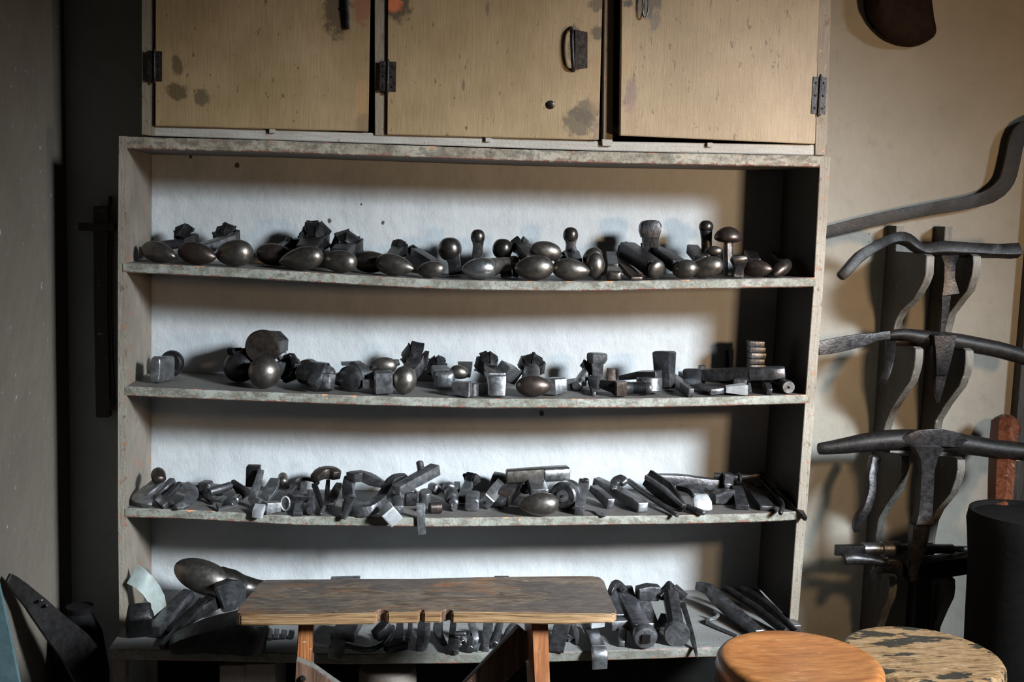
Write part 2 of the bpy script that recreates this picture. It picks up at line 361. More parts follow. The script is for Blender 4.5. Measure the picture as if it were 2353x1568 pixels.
# ---------------------------------------------------------------- objects
def mesh_obj(name, geo, mats, parent=None, origin=None, angle=38, bevel=0, matfn=None, uvfn=None):
    if isinstance(geo, list): geo = merge(*geo)
    V, Fs = geo
    if origin is None:
        origin = Vector(((min(v.x for v in V)+max(v.x for v in V))/2, (min(v.y for v in V)+max(v.y for v in V))/2, min(v.z for v in V)))
    me = bpy.data.meshes.new(name); me.from_pydata([v-origin for v in V], [], Fs); me.update()
    bm = bmesh.new(); bm.from_mesh(me)
    if bevel: bmesh.ops.bevel(bm, geom=[e for e in bm.edges if e.calc_face_angle(0) > .5], offset=bevel, segments=2, affect='EDGES')
    bmesh.ops.recalc_face_normals(bm, faces=bm.faces[:]); bm.to_mesh(me); bm.free()
    for m_ in (mats if isinstance(mats, (list, tuple)) else [mats]): me.materials.append(M[m_])
    for p in me.polygons:
        p.use_smooth = True
        if matfn: p.material_index = matfn(p.normal, p.center+origin)
    me.set_sharp_from_angle(angle=math.radians(angle))
    if uvfn:
        uv = me.uv_layers.new(name='uv')
        for l in me.loops: uv.data[l.index].uv = uvfn(me.vertices[l.vertex_index].co+origin)
    o = bpy.data.objects.new(name, me); COL.objects.link(o)
    if parent: o.parent = parent; o.location = origin-parent.location
    else: o.location = origin
    return o
def minz(geos): return min(v.z for g in geos for v in g[0])
def thing(name, label, cat, parts, group=None, rest=None):
    """parts: (part name, geometry, material[, label][, sub-parts]) ; one part = one mesh"""
    allg = []
    for p in parts:
        allg.append(merge(*p[1]) if isinstance(p[1], list) else p[1])
        for q in (p[4] if len(p) > 4 else []): allg.append(merge(*q[1]) if isinstance(q[1], list) else q[1])
    vv = [v for g in allg for v in g[0]]
    o = Vector(((min(v.x for v in vv)+max(v.x for v in vv))/2, (min(v.y for v in vv)+max(v.y for v in vv))/2, min(v.z for v in vv)))
    if len(parts) == 1:
        root = mesh_obj(name, parts[0][1], parts[0][2], None, o)
    else:
        root = bpy.data.objects.new(name, None); COL.objects.link(root); root.location = o; root.empty_display_size = .02
        for p in parts:
            c = mesh_obj(p[0], p[1], p[2], root)
            if len(p) > 3 and p[3]: c['label'] = p[3]
            for q in (p[4] if len(p) > 4 else []):
                V, Fs = merge(*q[1]) if isinstance(q[1], list) else q[1]
                s_ = mesh_obj(q[0], (V, Fs), q[2], root); s_.location = s_.location - c.location; s_.parent = c
    root['label'] = label; root['category'] = cat
    if group: root['group'] = group
    if rest:
        low = [v for v in vv if v.z < o.z+.004]
        dz = max(zs(rest, v.x) for v in low)+.0006-o.z
        if abs(dz) < .03: root.location.z += dz
    # stay clear of the wall
    my = max(v.y for v in vv)
    if my > -.002: root.location.y -= my+.002
    return root
def struct(name, geo, mats, **k):
    o = mesh_obj(name, geo, mats, **k); o['kind'] = 'structure'; return o
def quadbox(x0, x1, y0, y1, z0, z1):
    V = [Vector((x,y,z)) for x in (x0,x1) for y in (y0,y1) for z in (z0,z1)]
    return V, [[0,1,3,2],[4,6,7,5],[0,4,5,1],[2,3,7,6],[0,2,6,4],[1,5,7,3]]
# ================================================================ setting
XL = pY(160, 1000, 0).x
struct('wall_back', quadbox(XL, 4.2, 0, .15, 0, 3.0), 'wall')
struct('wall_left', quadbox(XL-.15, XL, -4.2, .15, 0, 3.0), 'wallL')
struct('floor', quadbox(XL-.15, 4.2, -4.2, .15, -.1, 0), 'floor')
struct('ceiling', quadbox(XL-.15, 4.2, -4.2, .15, 3.0, 3.1), 'wallL')
XR = pY(2334, 800, 0).x
struct('trim_1', quadbox(XR, XR+.12, -.035, -.0005, 0, 2.8), 'plank')
# ================================================================ shelf unit
def board(i, y0, y1, thick, x0, x1, n=40, front=None):
    """sagging shelf board from its front (y0) to its back (y1)"""
    V, Fs = [], []
    rnd = random.Random(i)
    for k in range(n+1):
        X = x0+(x1-x0)*k/n; z = zs(i, X); j = rnd.uniform(-.0007,.0007)
        V += [Vector((X,y0+.0022,z)), Vector((X,y0+j,z-.0025)), Vector((X,y0+j,z-thick+.0025)), Vector((X,y0+.003,z-thick+j)), Vector((X,y1,z-thick)), Vector((X,y1,z))]
    for k in range(n):
        for q in range(6): Fs.append([k*6+q, k*6+(q+1)%6, (k+1)*6+(q+1)%6, (k+1)*6+q])
    Fs += [list(range(6)), [n*6+q for q in range(6)][::-1]]
    return V, Fs
def shelf_part(i, name, y0, y1, thick, x0, x1, mats, parent):
    def mf(nrm, c): return 1 if (nrm.y < -.5 and c.y < y0+.004) else 0
    return mesh_obj(name, board(i, y0, y1, thick, x0, x1), mats, parent, matfn=mf, uvfn=lambda c: (c.x, (c.z-(zs(i, c.x)-thick))/thick))
unit = bpy.data.objects.new('open_shelf_unit', None); COL.objects.link(unit); unit.location = (.8, -.13, zs(4, .8)); unit.empty_display_size = .05
unit['label'] = 'tall open shelf unit with chipped grey-green paint and sagging boards against the wall'; unit['category'] = 'shelf unit'
def frontq(px, y1, Y=-D):
    """quad outline given in pixels on plane Y, extruded back to y1"""
    P = [pY(x, y, Y) for x, y in px]; n = len(P)
    V = P+[Vector((p.x, y1, p.z)) for p in P]
    return V, [list(range(n)), list(range(n,2*n))[::-1]]+[[i,i+n,(i+1)%n+n,(i+1)%n] for i in range(n)]
def upmf(nrm, c): return 0 if (nrm.y < -.5 or nrm.x > .5 and c.x > 1) else 1
zlt = zs(4, 0)
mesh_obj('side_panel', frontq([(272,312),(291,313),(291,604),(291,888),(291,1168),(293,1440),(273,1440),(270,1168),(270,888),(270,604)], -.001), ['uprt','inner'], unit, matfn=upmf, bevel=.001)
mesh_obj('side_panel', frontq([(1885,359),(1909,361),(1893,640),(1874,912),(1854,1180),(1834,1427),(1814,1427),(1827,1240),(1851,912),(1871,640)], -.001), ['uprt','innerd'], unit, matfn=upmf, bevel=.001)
xi0, xi1 = pt(291,800,0).x, pt(1868,640,0).x
SZ[0] = tabz([(285,314),(600,322),(850,331),(1150,342),(1400,349),(1890,358)], -D)
shelf_part(0, 'top_board', -D, -.001, .027, xi0, pt(1885,370,0).x, ['topw','edge0'], unit)
shelf_part(1, 'shelf_board', -D-.001, -.001, .0225, xi0-.006, pt(1876,640,0).x, ['topw','edge'], unit)
shelf_part(2, 'shelf_board', -D-.001, -.001, .0225, xi0-.006, pt(1857,912,0).x, ['topw','edge'], unit)
shelf_part(3, 'shelf_board', -D-.001, -.001, .0225, xi0-.006, pt(1836,1180,0).x, ['topw','edge'], unit)
# bottom shelf on its own low base
base = bpy.data.objects.new('deep_bottom_shelf', None); COL.objects.link(base); base.location = (.8, -.2, 0); base.empty_display_size = .05
base['label'] = 'deep dusty bottom shelf on square posts carrying the shelf unit'; base['category'] = 'shelf'
shelf_part(4, 'shelf_board', YB, -.001, .024, pY(250,1495,YB).x, pY(1862,1480,YB).x, ['bshelf','edgeb'], base)
mesh_obj('shade_panel', quadbox(pY(254,1520,YB).x+.03, pY(1880,1520,YB).x, -.052, -.045, 0, .49), 'black', base)  # black sheet added for the darkness under the bottom shelf
for X in (pY(254,1520,YB).x, pY(1830,1520,YB).x):
    z1 = zs(4, X)-.025
    mesh_obj('post', quadbox(X, X+.03, YB+.012, YB+.045, 0, z1), 'inner', base, bevel=.002)
    mesh_obj('post', quadbox(X, X+.03, -.06, -.02, 0, z1), 'inner', base, bevel=.002)
# ================================================================ cupboard above
cab = bpy.data.objects.new('wall_cupboard', None); COL.objects.link(cab); cab.location = (.82, -.13, zs(0, .8)); cab.empty_display_size = .05
cab['label'] = 'cream painted three-door cupboard standing on top of the open shelf unit'; cab['category'] = 'cupboard'
YF = -D+.022
mesh_obj('stile', frontq([(325,-260),(355,-260),(354,313),(325,309)], -.001, YF), 'frame', cab, bevel=.001)
mesh_obj('stile', frontq([(1887,-260),(1917,-260),(1900,357),(1873,356)], -.001, YF), 'frame', cab, bevel=.001)
mesh_obj('stile', frontq([(860,-260),(889,-260),(889,312),(861,311)], -.2, YF), 'frame', cab, bevel=.001)
mesh_obj('stile', frontq([(1392,-260),(1414,-260),(1408,332),(1386,331)], -.2, YF+.004), 'frame', cab, bevel=.001)
mesh_obj('bottom_rail', frontq([(354,286),(862,306),(1390,325),(1873,333),(1873,357),(1400,347),(850,329),(354,312)], -.03, YF+.004), 'ledge', cab, bevel=.0015)
mesh_obj('back_board', frontq([(330,-260),(1905,-260),(1890,340),(330,300)], -.03, -.06), 'black', cab)
for k, (x, y) in enumerate(((625,301),(1122,321),(1632,333))):
    mesh_obj('catch_block', frontq([(x-7,y-5),(x+7,y-5),(x+7,y+5),(x-7,y+5)], YF+.006, YF-.004), 'ledge', cab, bevel=.001)
mesh_obj('catch_block', frontq([(1383,320),(1407,321),(1406,336),(1384,335)], YF+.006, YF-.006), 'ledge', cab, bevel=.001)
def hinge(parent, x, y, hw, hh, Y, mat='ironb'):
    k = pY(x, y, Y-.001)
    s = sc(k)
    a = quadbox(k.x-hw*s, k.x-.002, Y-.0022, Y+.001, k.z-hh*s, k.z+hh*s)
    b_ = quadbox(k.x+.002, k.x+hw*s, Y-.0022, Y+.001, k.z-hh*s, k.z+hh*s)
    h = mesh_obj('hinge', merge(a, b_), mat, parent, bevel=.0006)
    V, Fs = lathe(Vector((k.x, Y-.003, k.z-hh*s*1.15)), Vector((k.x, Y-.003, k.z+hh*s*1.15)), [(0,1.5),(.03,3.0),(.97,3.0),(1,1.5)], 12)
    o = mesh_obj('hinge_pin', (V, Fs), 'irond', parent); o.location = o.location-h.location; o.parent = h
    G = [lathe(Vector((k.x+sx*hw*s*.55, Y-.0045, k.z+q*hh*s*.68)), Vector((k.x+sx*hw*s*.55, Y-.0015, k.z+q*hh*s*.68)), [(0,1.2),(.5,2.6),(1,3)], 10) for sx in (-1,1) for q in (-1,0,1)]
    for g in G:
        o = mesh_obj('screw', g, 'irond', parent); o.location = o.location-h.location; o.parent = h
YD = -D+.014
def door(px, Y, yb, hx, hy, hw, hh):
    d = mesh_obj('door', frontq(px, yb, Y), 'door', cab, bevel=.0015)
    return d
d1 = door([(357,-250),(855,-250),(846,302),(356,289)], YD, YF+.012, 0,0,0,0)
d2 = door([(892,-250),(1391,-250),(1376,322),(889,309)], YD, YF+.012, 0,0,0,0)
# right door stands slightly ajar: free (left) edge forward
P = [pY(1431,-250,YD-.022), pY(1890,-250,YD), pY(1873,331,YD), pY(1425,311,YD-.022)]
V = P+[p+Vector((0,.02,0)) for p in P]
d3 = mesh_obj('door', (V, [[0,1,2,3],[7,6,5,4],[0,4,5,1],[1,5,6,2],[2,6,7,3],[3,7,4,0]]), 'door', cab, bevel=.0015)
hinge(cab, 355, 152, 17, 34, YD); hinge(cab, 891, 176, 19, 34, YD); hinge(cab, 1882, 220, 17, 42, YD, 'irond')
def sub(parent, name, geo, mat, lab=None):
    o = mesh_obj(name, geo, mat, cab); o.location = o.location-parent.location; o.parent = parent
    if lab: o['label'] = lab
    return o
sub(d1, 'latch', [sweep([pY(793,-30,YD-.006), pY(797,20,YD-.008), pY(800,66,YD-.006)], (9,9), 'r'), sweep([pY(785,18,YD-.005), pY(800,20,YD-.01)], (6,6), 'o')], 'irond', 'black iron latch tongue')
sub(d2, 'latch', [frontq([(1322,68),(1350,74),(1350,156),(1322,160)], YD+.0005, YD-.004)], 'ironb', 'worn latch plate')
sub(d2, 'handle', [sweep([pY(1312,64,YD-.001), pY(1314,74,YD-.016), pY(1315,110,YD-.02), pY(1317,150,YD-.016), pY(1318,162,YD-.001)], (9,9), 'o', 4)], 'irond', 'black pull handle')
sub(d2, 'knob', [lathe(pY(1265,241,YD-.006), pY(1265,241,YD), [(0,6),(.3,9),(.8,10),(1,10)], 24)], 'ironb', 'round brown peg')
K = pY(1483,12,YD-.03)
sub(d3, 'pull_ring', [sweep([K+Vector((.007*math.cos(a), -.003*math.sin(a*.5), .028*math.sin(a))) for a in [2*math.pi*t/20 for t in range(21)]], (4,4), 'o', 1, 'c')], 'iron', 'hanging iron pull ring')
# ================================================================ hat, rack on the right wall
hp = [(1992,-60),(1988,0),(1994,40),(2012,68),(2040,92),(2068,102),(2100,103),(2128,92),(2147,74),(2142,40),(2137,0),(2130,-60)]
def hatgeo():
    V, Fs = [], []
    c = pY(2065, 0, -.055); rings = 7
    for r in range(rings):
        t = r/(rings-1); dep = math.cos(t*math.pi/2)**.7
        for (x, y) in hp:
            X = 2066+(x-2066)*math.sin(t*math.pi/2)**.8; Y_ = -20+(y+20)*math.sin(t*math.pi/2)**.8
            fold = .008*math.sin((X-2040)/9.)*(1-t)*t*2
            V.append(pY(X, Y_, -.012-.075*dep+fold))
    n = len(hp)
    for r in range(rings-1):
        for k in range(n): Fs.append([r*n+k, r*n+(k+1)%n, (r+1)*n+(k+1)%n, (r+1)*n+k])
    o = len(V)
    for (x, y) in hp: V.append(pY(x, y, -.003))
    for k in range(n): Fs.append([(rings-1)*n+k, (rings-1)*n+(k+1)%n, o+(k+1)%n, o+k])
    Fs.append([o+k for k in range(n)][::-1]); Fs.append(list(range(n)))
    return V, Fs
brim = sweep([pY(x, y, -.018) for x, y in hp], (9, 7), 'o', 3)
thing('felt_hat', 'dark brown felt hat hanging high on the tan wall right of the cupboard', 'hat', [('crown', hatgeo(), 'felt'), ('hem', brim, 'felt')])
X1 = pY(2030, 640, 0).x; X2 = pY(2130, 750, 0).x; TH = .021
def plankpoly(X, pts, ztop_px, zb):
    out = [(onX(x, y, X).y, onX(x, y, X).z) for x, y in pts]
    zt = out[0][1]
    return [(-.0005, zt)] + out + [(out[-1][0], zb), (-.0005, zb)]
p1 = [(2060,519),(2058,578),(2122,584),(2129,589),(2128,606),(2127,630),(2119,652),(2098,688),(2070,714),(2058,736),(2053,757),(2051,792),(2098,797),(2104,803),(2103,825),(2100,846),(2091,876),(2070,905),(2048,940),(2036,968),(2030,992),(2028,1040),(2066,1043),(2072,1049),(2073,1070),(2070,1092),(2058,1128),(2036,1160),(2019,1190),(2012,1230),(2011,1317),(2038,1319),(2043,1326),(2044,1350),(2041,1372),(2028,1402),(2016,1440),(2006,1500)]
p2 = [(2172,521),(2168,578),(2228,584),(2236,589),(2237,606),(2234,630),(2222,668),(2207,686),(2180,722),(2171,757),(2168,796),(2212,800),(2219,806),(2219,830),(2215,858),(2203,888),(2170,932),(2150,966),(2145,992),(2142,1048),(2192,1050),(2200,1057),(2200,1080),(2196,1100),(2183,1135),(2153,1171),(2140,1198),(2132,1240),(2130,1322),(2170,1325),(2177,1332),(2178,1350),(2175,1374),(2160,1405),(2145,1440),(2132,1500)]
def pmf(nrm, c): return 1 if (nrm.y < -.25 and abs(nrm.x) < .5) else 0  # shade put into the colour: dark board sides, lighter front edges
for X, pp, lab in ((X1, p1, 'left dark rack board with scalloped grey hooks on the right-hand wall'), (X2, p2, 'right dark rack board with scalloped grey hooks on the right-hand wall')):
    poly = plankpoly(X, pp, 0, 0.0)
    bd = mesh_obj('rack_board', prism(poly, X, X+TH), ['plank','plankedge'], matfn=pmf, angle=50, bevel=.0012)
    bd['label'] = lab; bd['category'] = 'rack board'; bd['group'] = 'scalloped rack boards on the right-hand wall'
GW = 'iron stakes hung on the wall rack'
thing('bent_iron_bar', 'long dark bent iron bar slung across the wall above the rack', 'bar',
  [(None, sweep([pY(1896,534,-.03), pY(2010,506,-.03), pY(2120,484,-.03), pY(2240,462,-.032), pY(2285,444,-.035), pY(2312,415,-.038), pY(2325,370,-.04), pY(2334,328,-.04), pY(2348,300,-.04), pY(2385,280,-.04)], [(8,26),(8,27),(8,28),(9,30),(9,34),(9,36),(9,36),(9,36),(9,34),(9,30)], 's', 3), 'blkbar')])
q = -.20
def W(x, y, p=.20): return pY(x, y, -p)
thing('tee_stake', 'topmost iron tee stake on the rack with a wavy drooping left arm', 'stake', [
  ('crossbar', sweep([W(1928,640,.25), W(1945,622,.25), W(1975,590,.235), W(2012,567,.22), W(2040,553,.2), W(2065,547,.19), W(2085,552,.18), W(2105,567,.18), W(2128,575,.175), W(2165,572,.175), W(2225,575,.175), W(2290,577,.175), W(2325,577,.175), W(2344,575,.175)], [(16,20),(22,22),(24,24),(24,24),(22,22),(24,24),(24,24),(22,22),(24,24),(30,30),(28,28),(26,27),(27,30),(26,28)], 'r', 3, 'r'), 'blkbar'),
  ('stem', sweep([W(2178,585,.175), W(2178,605,.175), W(2177,640,.175), W(2180,678,.175)], [(44,26),(28,22),(26,22),(42,24)], 's'), 'irond'),
  ('tang', sweep([W(2171,676,.175), W(2169,715,.175), W(2163,772,.175)], [(22,18),(18,14),(8,7)], 's'), 'irond')], GW)
thing('tee_stake', 'middle iron tee stake with flat left blade and pitted pointed tang', 'stake', [
  ('blade', sweep([W(1880,801,.215), W(1925,793,.21), W(1975,783,.20), W(2010,774,.19), W(2040,770,.18)], [(8,32),(9,34),(10,30),(14,18),(20,20)], 's', 2), 'irond', 'flat grey blade end'),
  ('crossbar', sweep([W(2030,772,.18), W(2075,768,.18), W(2130,778,.18), W(2190,784,.18), W(2250,795,.18), W(2310,808,.18), W(2375,828,.18)], [(20,18),(26,26),(36,36),(38,38),(38,38),(36,38),(34,36)], 'o', 3, 'r'), 'blkbar'),
  ('stem', sweep([W(2166,768,.205), W(2165,800,.205), W(2160,862,.205)], [(54,26),(44,26),(26,22)], 's'), 'irond', 'pitted stem'),
  ('tang', sweep([W(2159,860,.2), W(2156,890,.2), W(2155,926,.2)], [(27,20),(20,15),(5,5)], 's'), 'irond')], GW)
thing('arm_stake', 'shiny dark cylinder stake lying behind the middle tee stake', 'stake', [
  ('arm', sweep([W(2040,784,.135), W(2080,783,.135), W(2136,784,.135)], [(22,22),(27,27),(27,27)], 'o', 1, 'r'), 'headr'),
  ('bent_tail', sweep([W(2048,778,.15), W(2046,815,.2), W(2040,850,.225), W(2026,884,.23)], [(24,20),(20,17),(18,15),(17,12)], 'r', 4, 'r'), 'blkbar')], GW)
thing('tee_stake', 'largest iron tee stake with thick rounded arms and long square stem', 'stake', [
  ('crossbar', sweep([W(1880,1032,.19), W(1925,1027,.19), W(1985,1018,.19), W(2050,1012,.19), W(2120,1013,.19), W(2190,1017,.19), W(2260,1028,.19), W(2330,1036,.19), W(2400,1042,.19)], [(20,26),(32,34),(42,44),(48,48),(50,50),(50,48),(46,44),(44,42),(40,40)], 'o', 3, 'c'), 'blkbar'),
  ('face_plate', sweep([W(2070,1014,.208), W(2105,1006,.214), W(2150,1006,.216), W(2190,1010,.214), W(2222,1020,.206)], [(12,14),(14,34),(14,40),(14,36),(12,10)], 's', 2), 'irond', 'faceted grey centre'),
  ('stem', sweep([W(2129,1025,.245), W(2127,1050,.245), W(2126,1080,.245), W(2123,1150,.245), W(2120,1186,.245), W(2119,1204,.245)], [(70,36),(42,34),(32,30),(31,28),(34,28),(46,34)], 's'), 'irond'),
  ('tang', sweep([W(2112,1204,.245), W(2106,1260,.245), W(2096,1324,.245)], [(40,26),(33,22),(14,12)], 's'), 'irond')], GW)
thing('curved_tail_stake', 'hanging iron arm with rounded hooked tip left of the largest tee stake', 'stake', [
  (None, sweep([W(2012,1046,.15), W(2001,1090,.17), W(2000,1125,.18), W(1990,1165,.19), W(1972,1195,.19), W(1966,1222,.18)], [(22,22),(20,20),(20,20),(20,20),(19,19),(15,15)], 'r', 4, 'r'), 'irond')], GW)
thing('collared_shaft', 'shiny turned shaft with collars lying across the lowest rack hooks', 'stake', [
  ('flat_end', sweep([W(1919,1265,.19), W(1950,1264,.185), W(1985,1262,.18)], [(10,24),(16,22),(18,20)], 's'), 'irond'),
  ('shaft', lathe(W(1980,1262,.175), W(2240,1262,.175), [(0,10),(.01,15),(.14,15),(.145,13),(.17,13),(.175,18),(.33,18),(.335,12),(.40,12),(.41,14),(.62,14),(.63,11),(.80,11),(.82,7),(1,7)], 28), 'grey')], GW)
thing('bottle_arm_stake', 'slim curved stake with bulbous left end under the turned shaft', 'stake', [
  ('arm', sweep([W(1936,1287,.215), W(1960,1284,.215), W(2000,1288,.215), W(2035,1294,.215), W(2062,1298,.21), W(2080,1300,.21)], [(26,26),(28,28),(22,22),(20,18),(18,16),(16,14)], 'o', 4, 'r'), 'irond'),
  ('saddle', sweep([W(2016,1334,.215), W(2012,1316,.215), W(2030,1302,.215), W(2052,1297,.215), W(2072,1308,.215), W(2086,1330,.215)], [(20,10),(22,12),(24,13),(26,14),(24,13),(20,10)], 'r', 3), 'irond')], GW)
thing('beak_iron', 'broad dark wedge-shaped beak iron pointing right on the lowest rack hooks', 'stake', [
  ('body', sweep([W(2090,1310,.19), W(2130,1306,.19), W(2230,1292,.19), W(2300,1282,.19), W(2312,1280,.19)], [(40,36),(44,42),(44,40),(34,28),(30,24)], 's', 2), 'blkbar'),
  ('edge_plate', sweep([W(2092,1331,.208), W(2160,1316,.208), W(2240,1296,.208), W(2300,1278,.208)], [(10,14),(11,14),(10,12),(8,8)], 's', 2), 'irond'),
  ('stem', sweep([W(2118,1325,.16), W(2116,1380,.16), W(2112,1450,.16), W(2108,1500,.16)], [(38,24),(38,24),(36,24),(34,22)], 's'), 'blkbar')], GW)
# dark bucket with handles at the right edge
BC = pY(2345, 1300, -.42)
def bucket():
    s = sc(BC); z1 = pY(2345, 1178, -.42).z; R = 118
    A = Vector((BC.x+.0, -.42, 0.0)); B = Vector((BC.x, -.42, z1))
    return lathe(A, B, [(0,88),(.02,92),(.5,104),(.85,112),(.93,R),(.97,R+4),(1,R),(1,R-8),(.9,R-14),(.6,90),(.599,2)], 40)
thing('leather_bucket', 'tall black leather bucket at the right edge beside the rack', 'bucket', [('body', bucket(), 'tub'),
  ('rim_band', lathe(Vector((BC.x, -.42, pY(2345,1210,-.42).z)), Vector((BC.x, -.42, pY(2345,1188,-.42).z)), [(0,112),(.1,117),(.9,122),(1,118)], 40), 'tub')])
thing('mallet', 'reddish wooden mallet handle standing up out of the black bucket', 'mallet', [
  ('handle', sweep([pY(2296,1220,-.345), pY(2300,1100,-.21), pY(2305,1020,-.125), pY(2310,972,-.085)], [(52,50),(56,54),(60,58),(62,56)], 'x', 1, 'c'), 'hand'),
  ('cap', sweep([pY(2310,990,-.10), pY(2311,966,-.075)], [(64,60),(52,48)], 'x', 1, 'c'), 'hand')])
# ================================================================ left wall things
thing('wooden_clamp', 'dark wooden bar clamp hanging in shadow left of the shelf unit', 'clamp', [
  ('bar', sweep([pY(234,474,-.025), pY(234,700,-.025), pY(239,958,-.025)], [(32,22),(30,22),(30,22)], 's', 1, 'c', up=(0,-1,0)), 'plank'),
  ('jaw', sweep([pY(183,521,-.035), pY(225,522,-.035), pY(266,522,-.035)], [(26,18),(26,18),(26,18)], 's', 1), 'plank'),
  ('hook', sweep([pY(254,452,-.01), pY(253,470,-.02), pY(249,490,-.03)], (7,10), 'r', 3), 'irond')])
thing('iron_rod', 'thin black iron rod hanging tight against the left side of the shelf unit', 'rod', [
  ('rod', sweep([pY(256,540,-.06), pY(254,700,-.06), pY(262,900,-.06), pY(262,935,-.06)], (6,6), 'o', 2), 'irond'),
  ('ring', sweep([pY(262+9*math.cos(a),930+12*math.sin(a),-.066) for a in [2*math.pi*t/16 for t in range(17)]], (5,5), 'o'), 'irond')])
thing('iron_blade_tool', 'dark wide tapering iron blade leaning in the shadowed left corner', 'blade', [
  ('blade', sweep([pY(18,1328,-.52), pY(70,1378,-.46), pY(125,1440,-.42), pY(180,1500,-.36), pY(215,1560,-.32)], [(9,24),(9,44),(9,66),(9,90),(9,105)], 's', 3, 'r'), 'blkbar'),
  ('rivet', lathe(pY(96,1380,-.475), pY(96,1380,-.455), [(0,2),(.5,4),(1,4)], 12), 'iron'),
  ('rivet', lathe(pY(108,1392,-.455), pY(108,1392,-.435), [(0,2),(.5,4),(1,4)], 12), 'iron')])
thing('dark_sack', 'slumped black sack on the floor in the left corner', 'sack', [
  (None, lathe(Vector((XL+.075,-.20,0)), Vector((XL+.075,-.20,.54)), [(0,45),(.03,58),(.3,66),(.7,62),(.88,48),(.95,30),(.97,24),(1,30)], 30), 'tub')])
A0 = pY(-12,1340,-.75); thing('teal_board', 'pale teal board leaning at the bottom left edge of the picture', 'board', [
  (None, sweep([pY(-30,1330,-.80), pY(-5,1450,-.78), pY(18,1580,-.76), pY(40,1700,-.74)], [(50,12),(54,12),(58,12),(60,12)], 's', 1, 'c', up=(0,-1,0)), 'teal')])
# ================================================================ low bench in front
ZB = .75
bt = [(608,1333),(660,1332),(760,1331),(850,1330),(960,1330),(1040,1328),(1100,1326),(1200,1325),(1300,1324),(1360,1324),(1378,1326),(1388,1334),(1398,1362),(1410,1388),(1417,1402),(1416,1409),(1404,1412),
      (1300,1410),(1150,1408),(1040,1407),(1036,1403.5),(1030,1401.5),(1024,1401.5),(1018,1404),(1015,1407),(974,1407),(972,1403.5),(968,1402.5),(965,1404),(963,1407),(891,1408),(887,1404.5),(880,1402.5),(872,1402.5),(867,1405),(864,1409),(800,1410),(700,1413),(600,1414),(552,1413),(542,1408),(550,1392),(575,1364),(592,1342)]
top = [onz(x, y, ZB) for x, y in bt]; n = len(top); tk = .0215
rnd = random.Random(3)
V = [p.copy() for p in top]
Vb = []
for i, p in enumerate(top):
    q_ = p.copy(); q_.z -= tk*(.78 if i in (15,16) else 1)+rnd.uniform(-.0012,.0012); Vb.append(q_)
geo = (V+Vb, [list(range(n))[::-1], list(range(n,2*n))]+[[i,(i+1)%n,(i+1)%n+n,i+n] for i in range(n)])
bench = bpy.data.objects.new('low_bench', None); COL.objects.link(bench); bench.location = ((top[0].x+top[12].x)/2, (top[0].y+top[16].y)/2, 0); bench.empty_display_size = .05
bench['label'] = 'narrow rustic wooden bench with worn brown plank top in front of the shelves'; bench['category'] = 'bench'
YFR = onz(1000,1407,ZB).y
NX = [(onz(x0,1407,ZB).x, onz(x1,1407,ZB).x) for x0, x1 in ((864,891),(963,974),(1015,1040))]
mesh_obj('plank_top', geo, ['benchtop','benchedge','legdk'], bench, bevel=.0022, matfn=lambda nn, c: 0 if nn.z > .75 else (2 if any(a < c.x < b_ for a, b_ in NX) and abs(nn.y) > .2 and c.y > YFR+.004 and c.y < YFR+.03 else 1), angle=50)  # darker wood inside the notches stands in for their shade
YM = (top[0].y+top[16].y)/2
def legbox(px, Y0, Y1, z0, mat, nm='leg'):
    P = [pY(x, y, Y0) for x, y in px]
    V = P+[Vector((p.x, Y1, p.z)) for p in P]
    return mesh_obj(nm, (V, [[0,1,2,3],[7,6,5,4],[0,4,5,1],[1,5,6,2],[2,6,7,3],[3,7,4,0]]), mat, bench, bevel=.0015)
legbox([(686,1431),(720,1431),(710,1545),(680,1530)], YM-.05, YM+.02, 0, 'leg')
legbox([(1221,1428),(1259,1428),(1272,1800),(1238,1800)], YM-.05, YM+.10, 0, 'leg2')
legbox([(681,1528),(716,1531),(700,2300),(660,2300)], YM-.046, YM+.02, 0, 'legdk')
legbox([(682,1519),(716,1533),(960,1740),(960,1800),(680,1585)], YM-.056, YM-.048, 0, 'legdk', 'brace') if False else None
Pb = [pY(x, y, YM-.075) for x, y in [(680,1519),(718,1534),(790,1585),(980,1740),(980,1830),(676,1600)]]
V = Pb+[Vector((p.x, YM-.052, p.z)) for p in Pb]; k_ = len(Pb)
mesh_obj('brace', (V, [list(range(k_)), list(range(k_,2*k_))[::-1]]+[[i,i+k_,(i+1)%k_+k_,(i+1)%k_] for i in range(k_)]), ['legdk','plankedge'], bench, bevel=.001, matfn=lambda nn, c: 1 if nn.z > .4 else 0)
mesh_obj('brace', sweep([pY(1215,1460,YM+.06), pY(1120,1560,YM+.06), pY(940,1750,YM+.06)], [(24,70),(24,70),(24,70)], 's'), 'legdk', bench)
mesh_obj('bolt', lathe(pY(695,1560,YM-.082), pY(695,1560,YM-.074), [(0,4),(.4,7),(1,8)], 14), 'irond', bench)
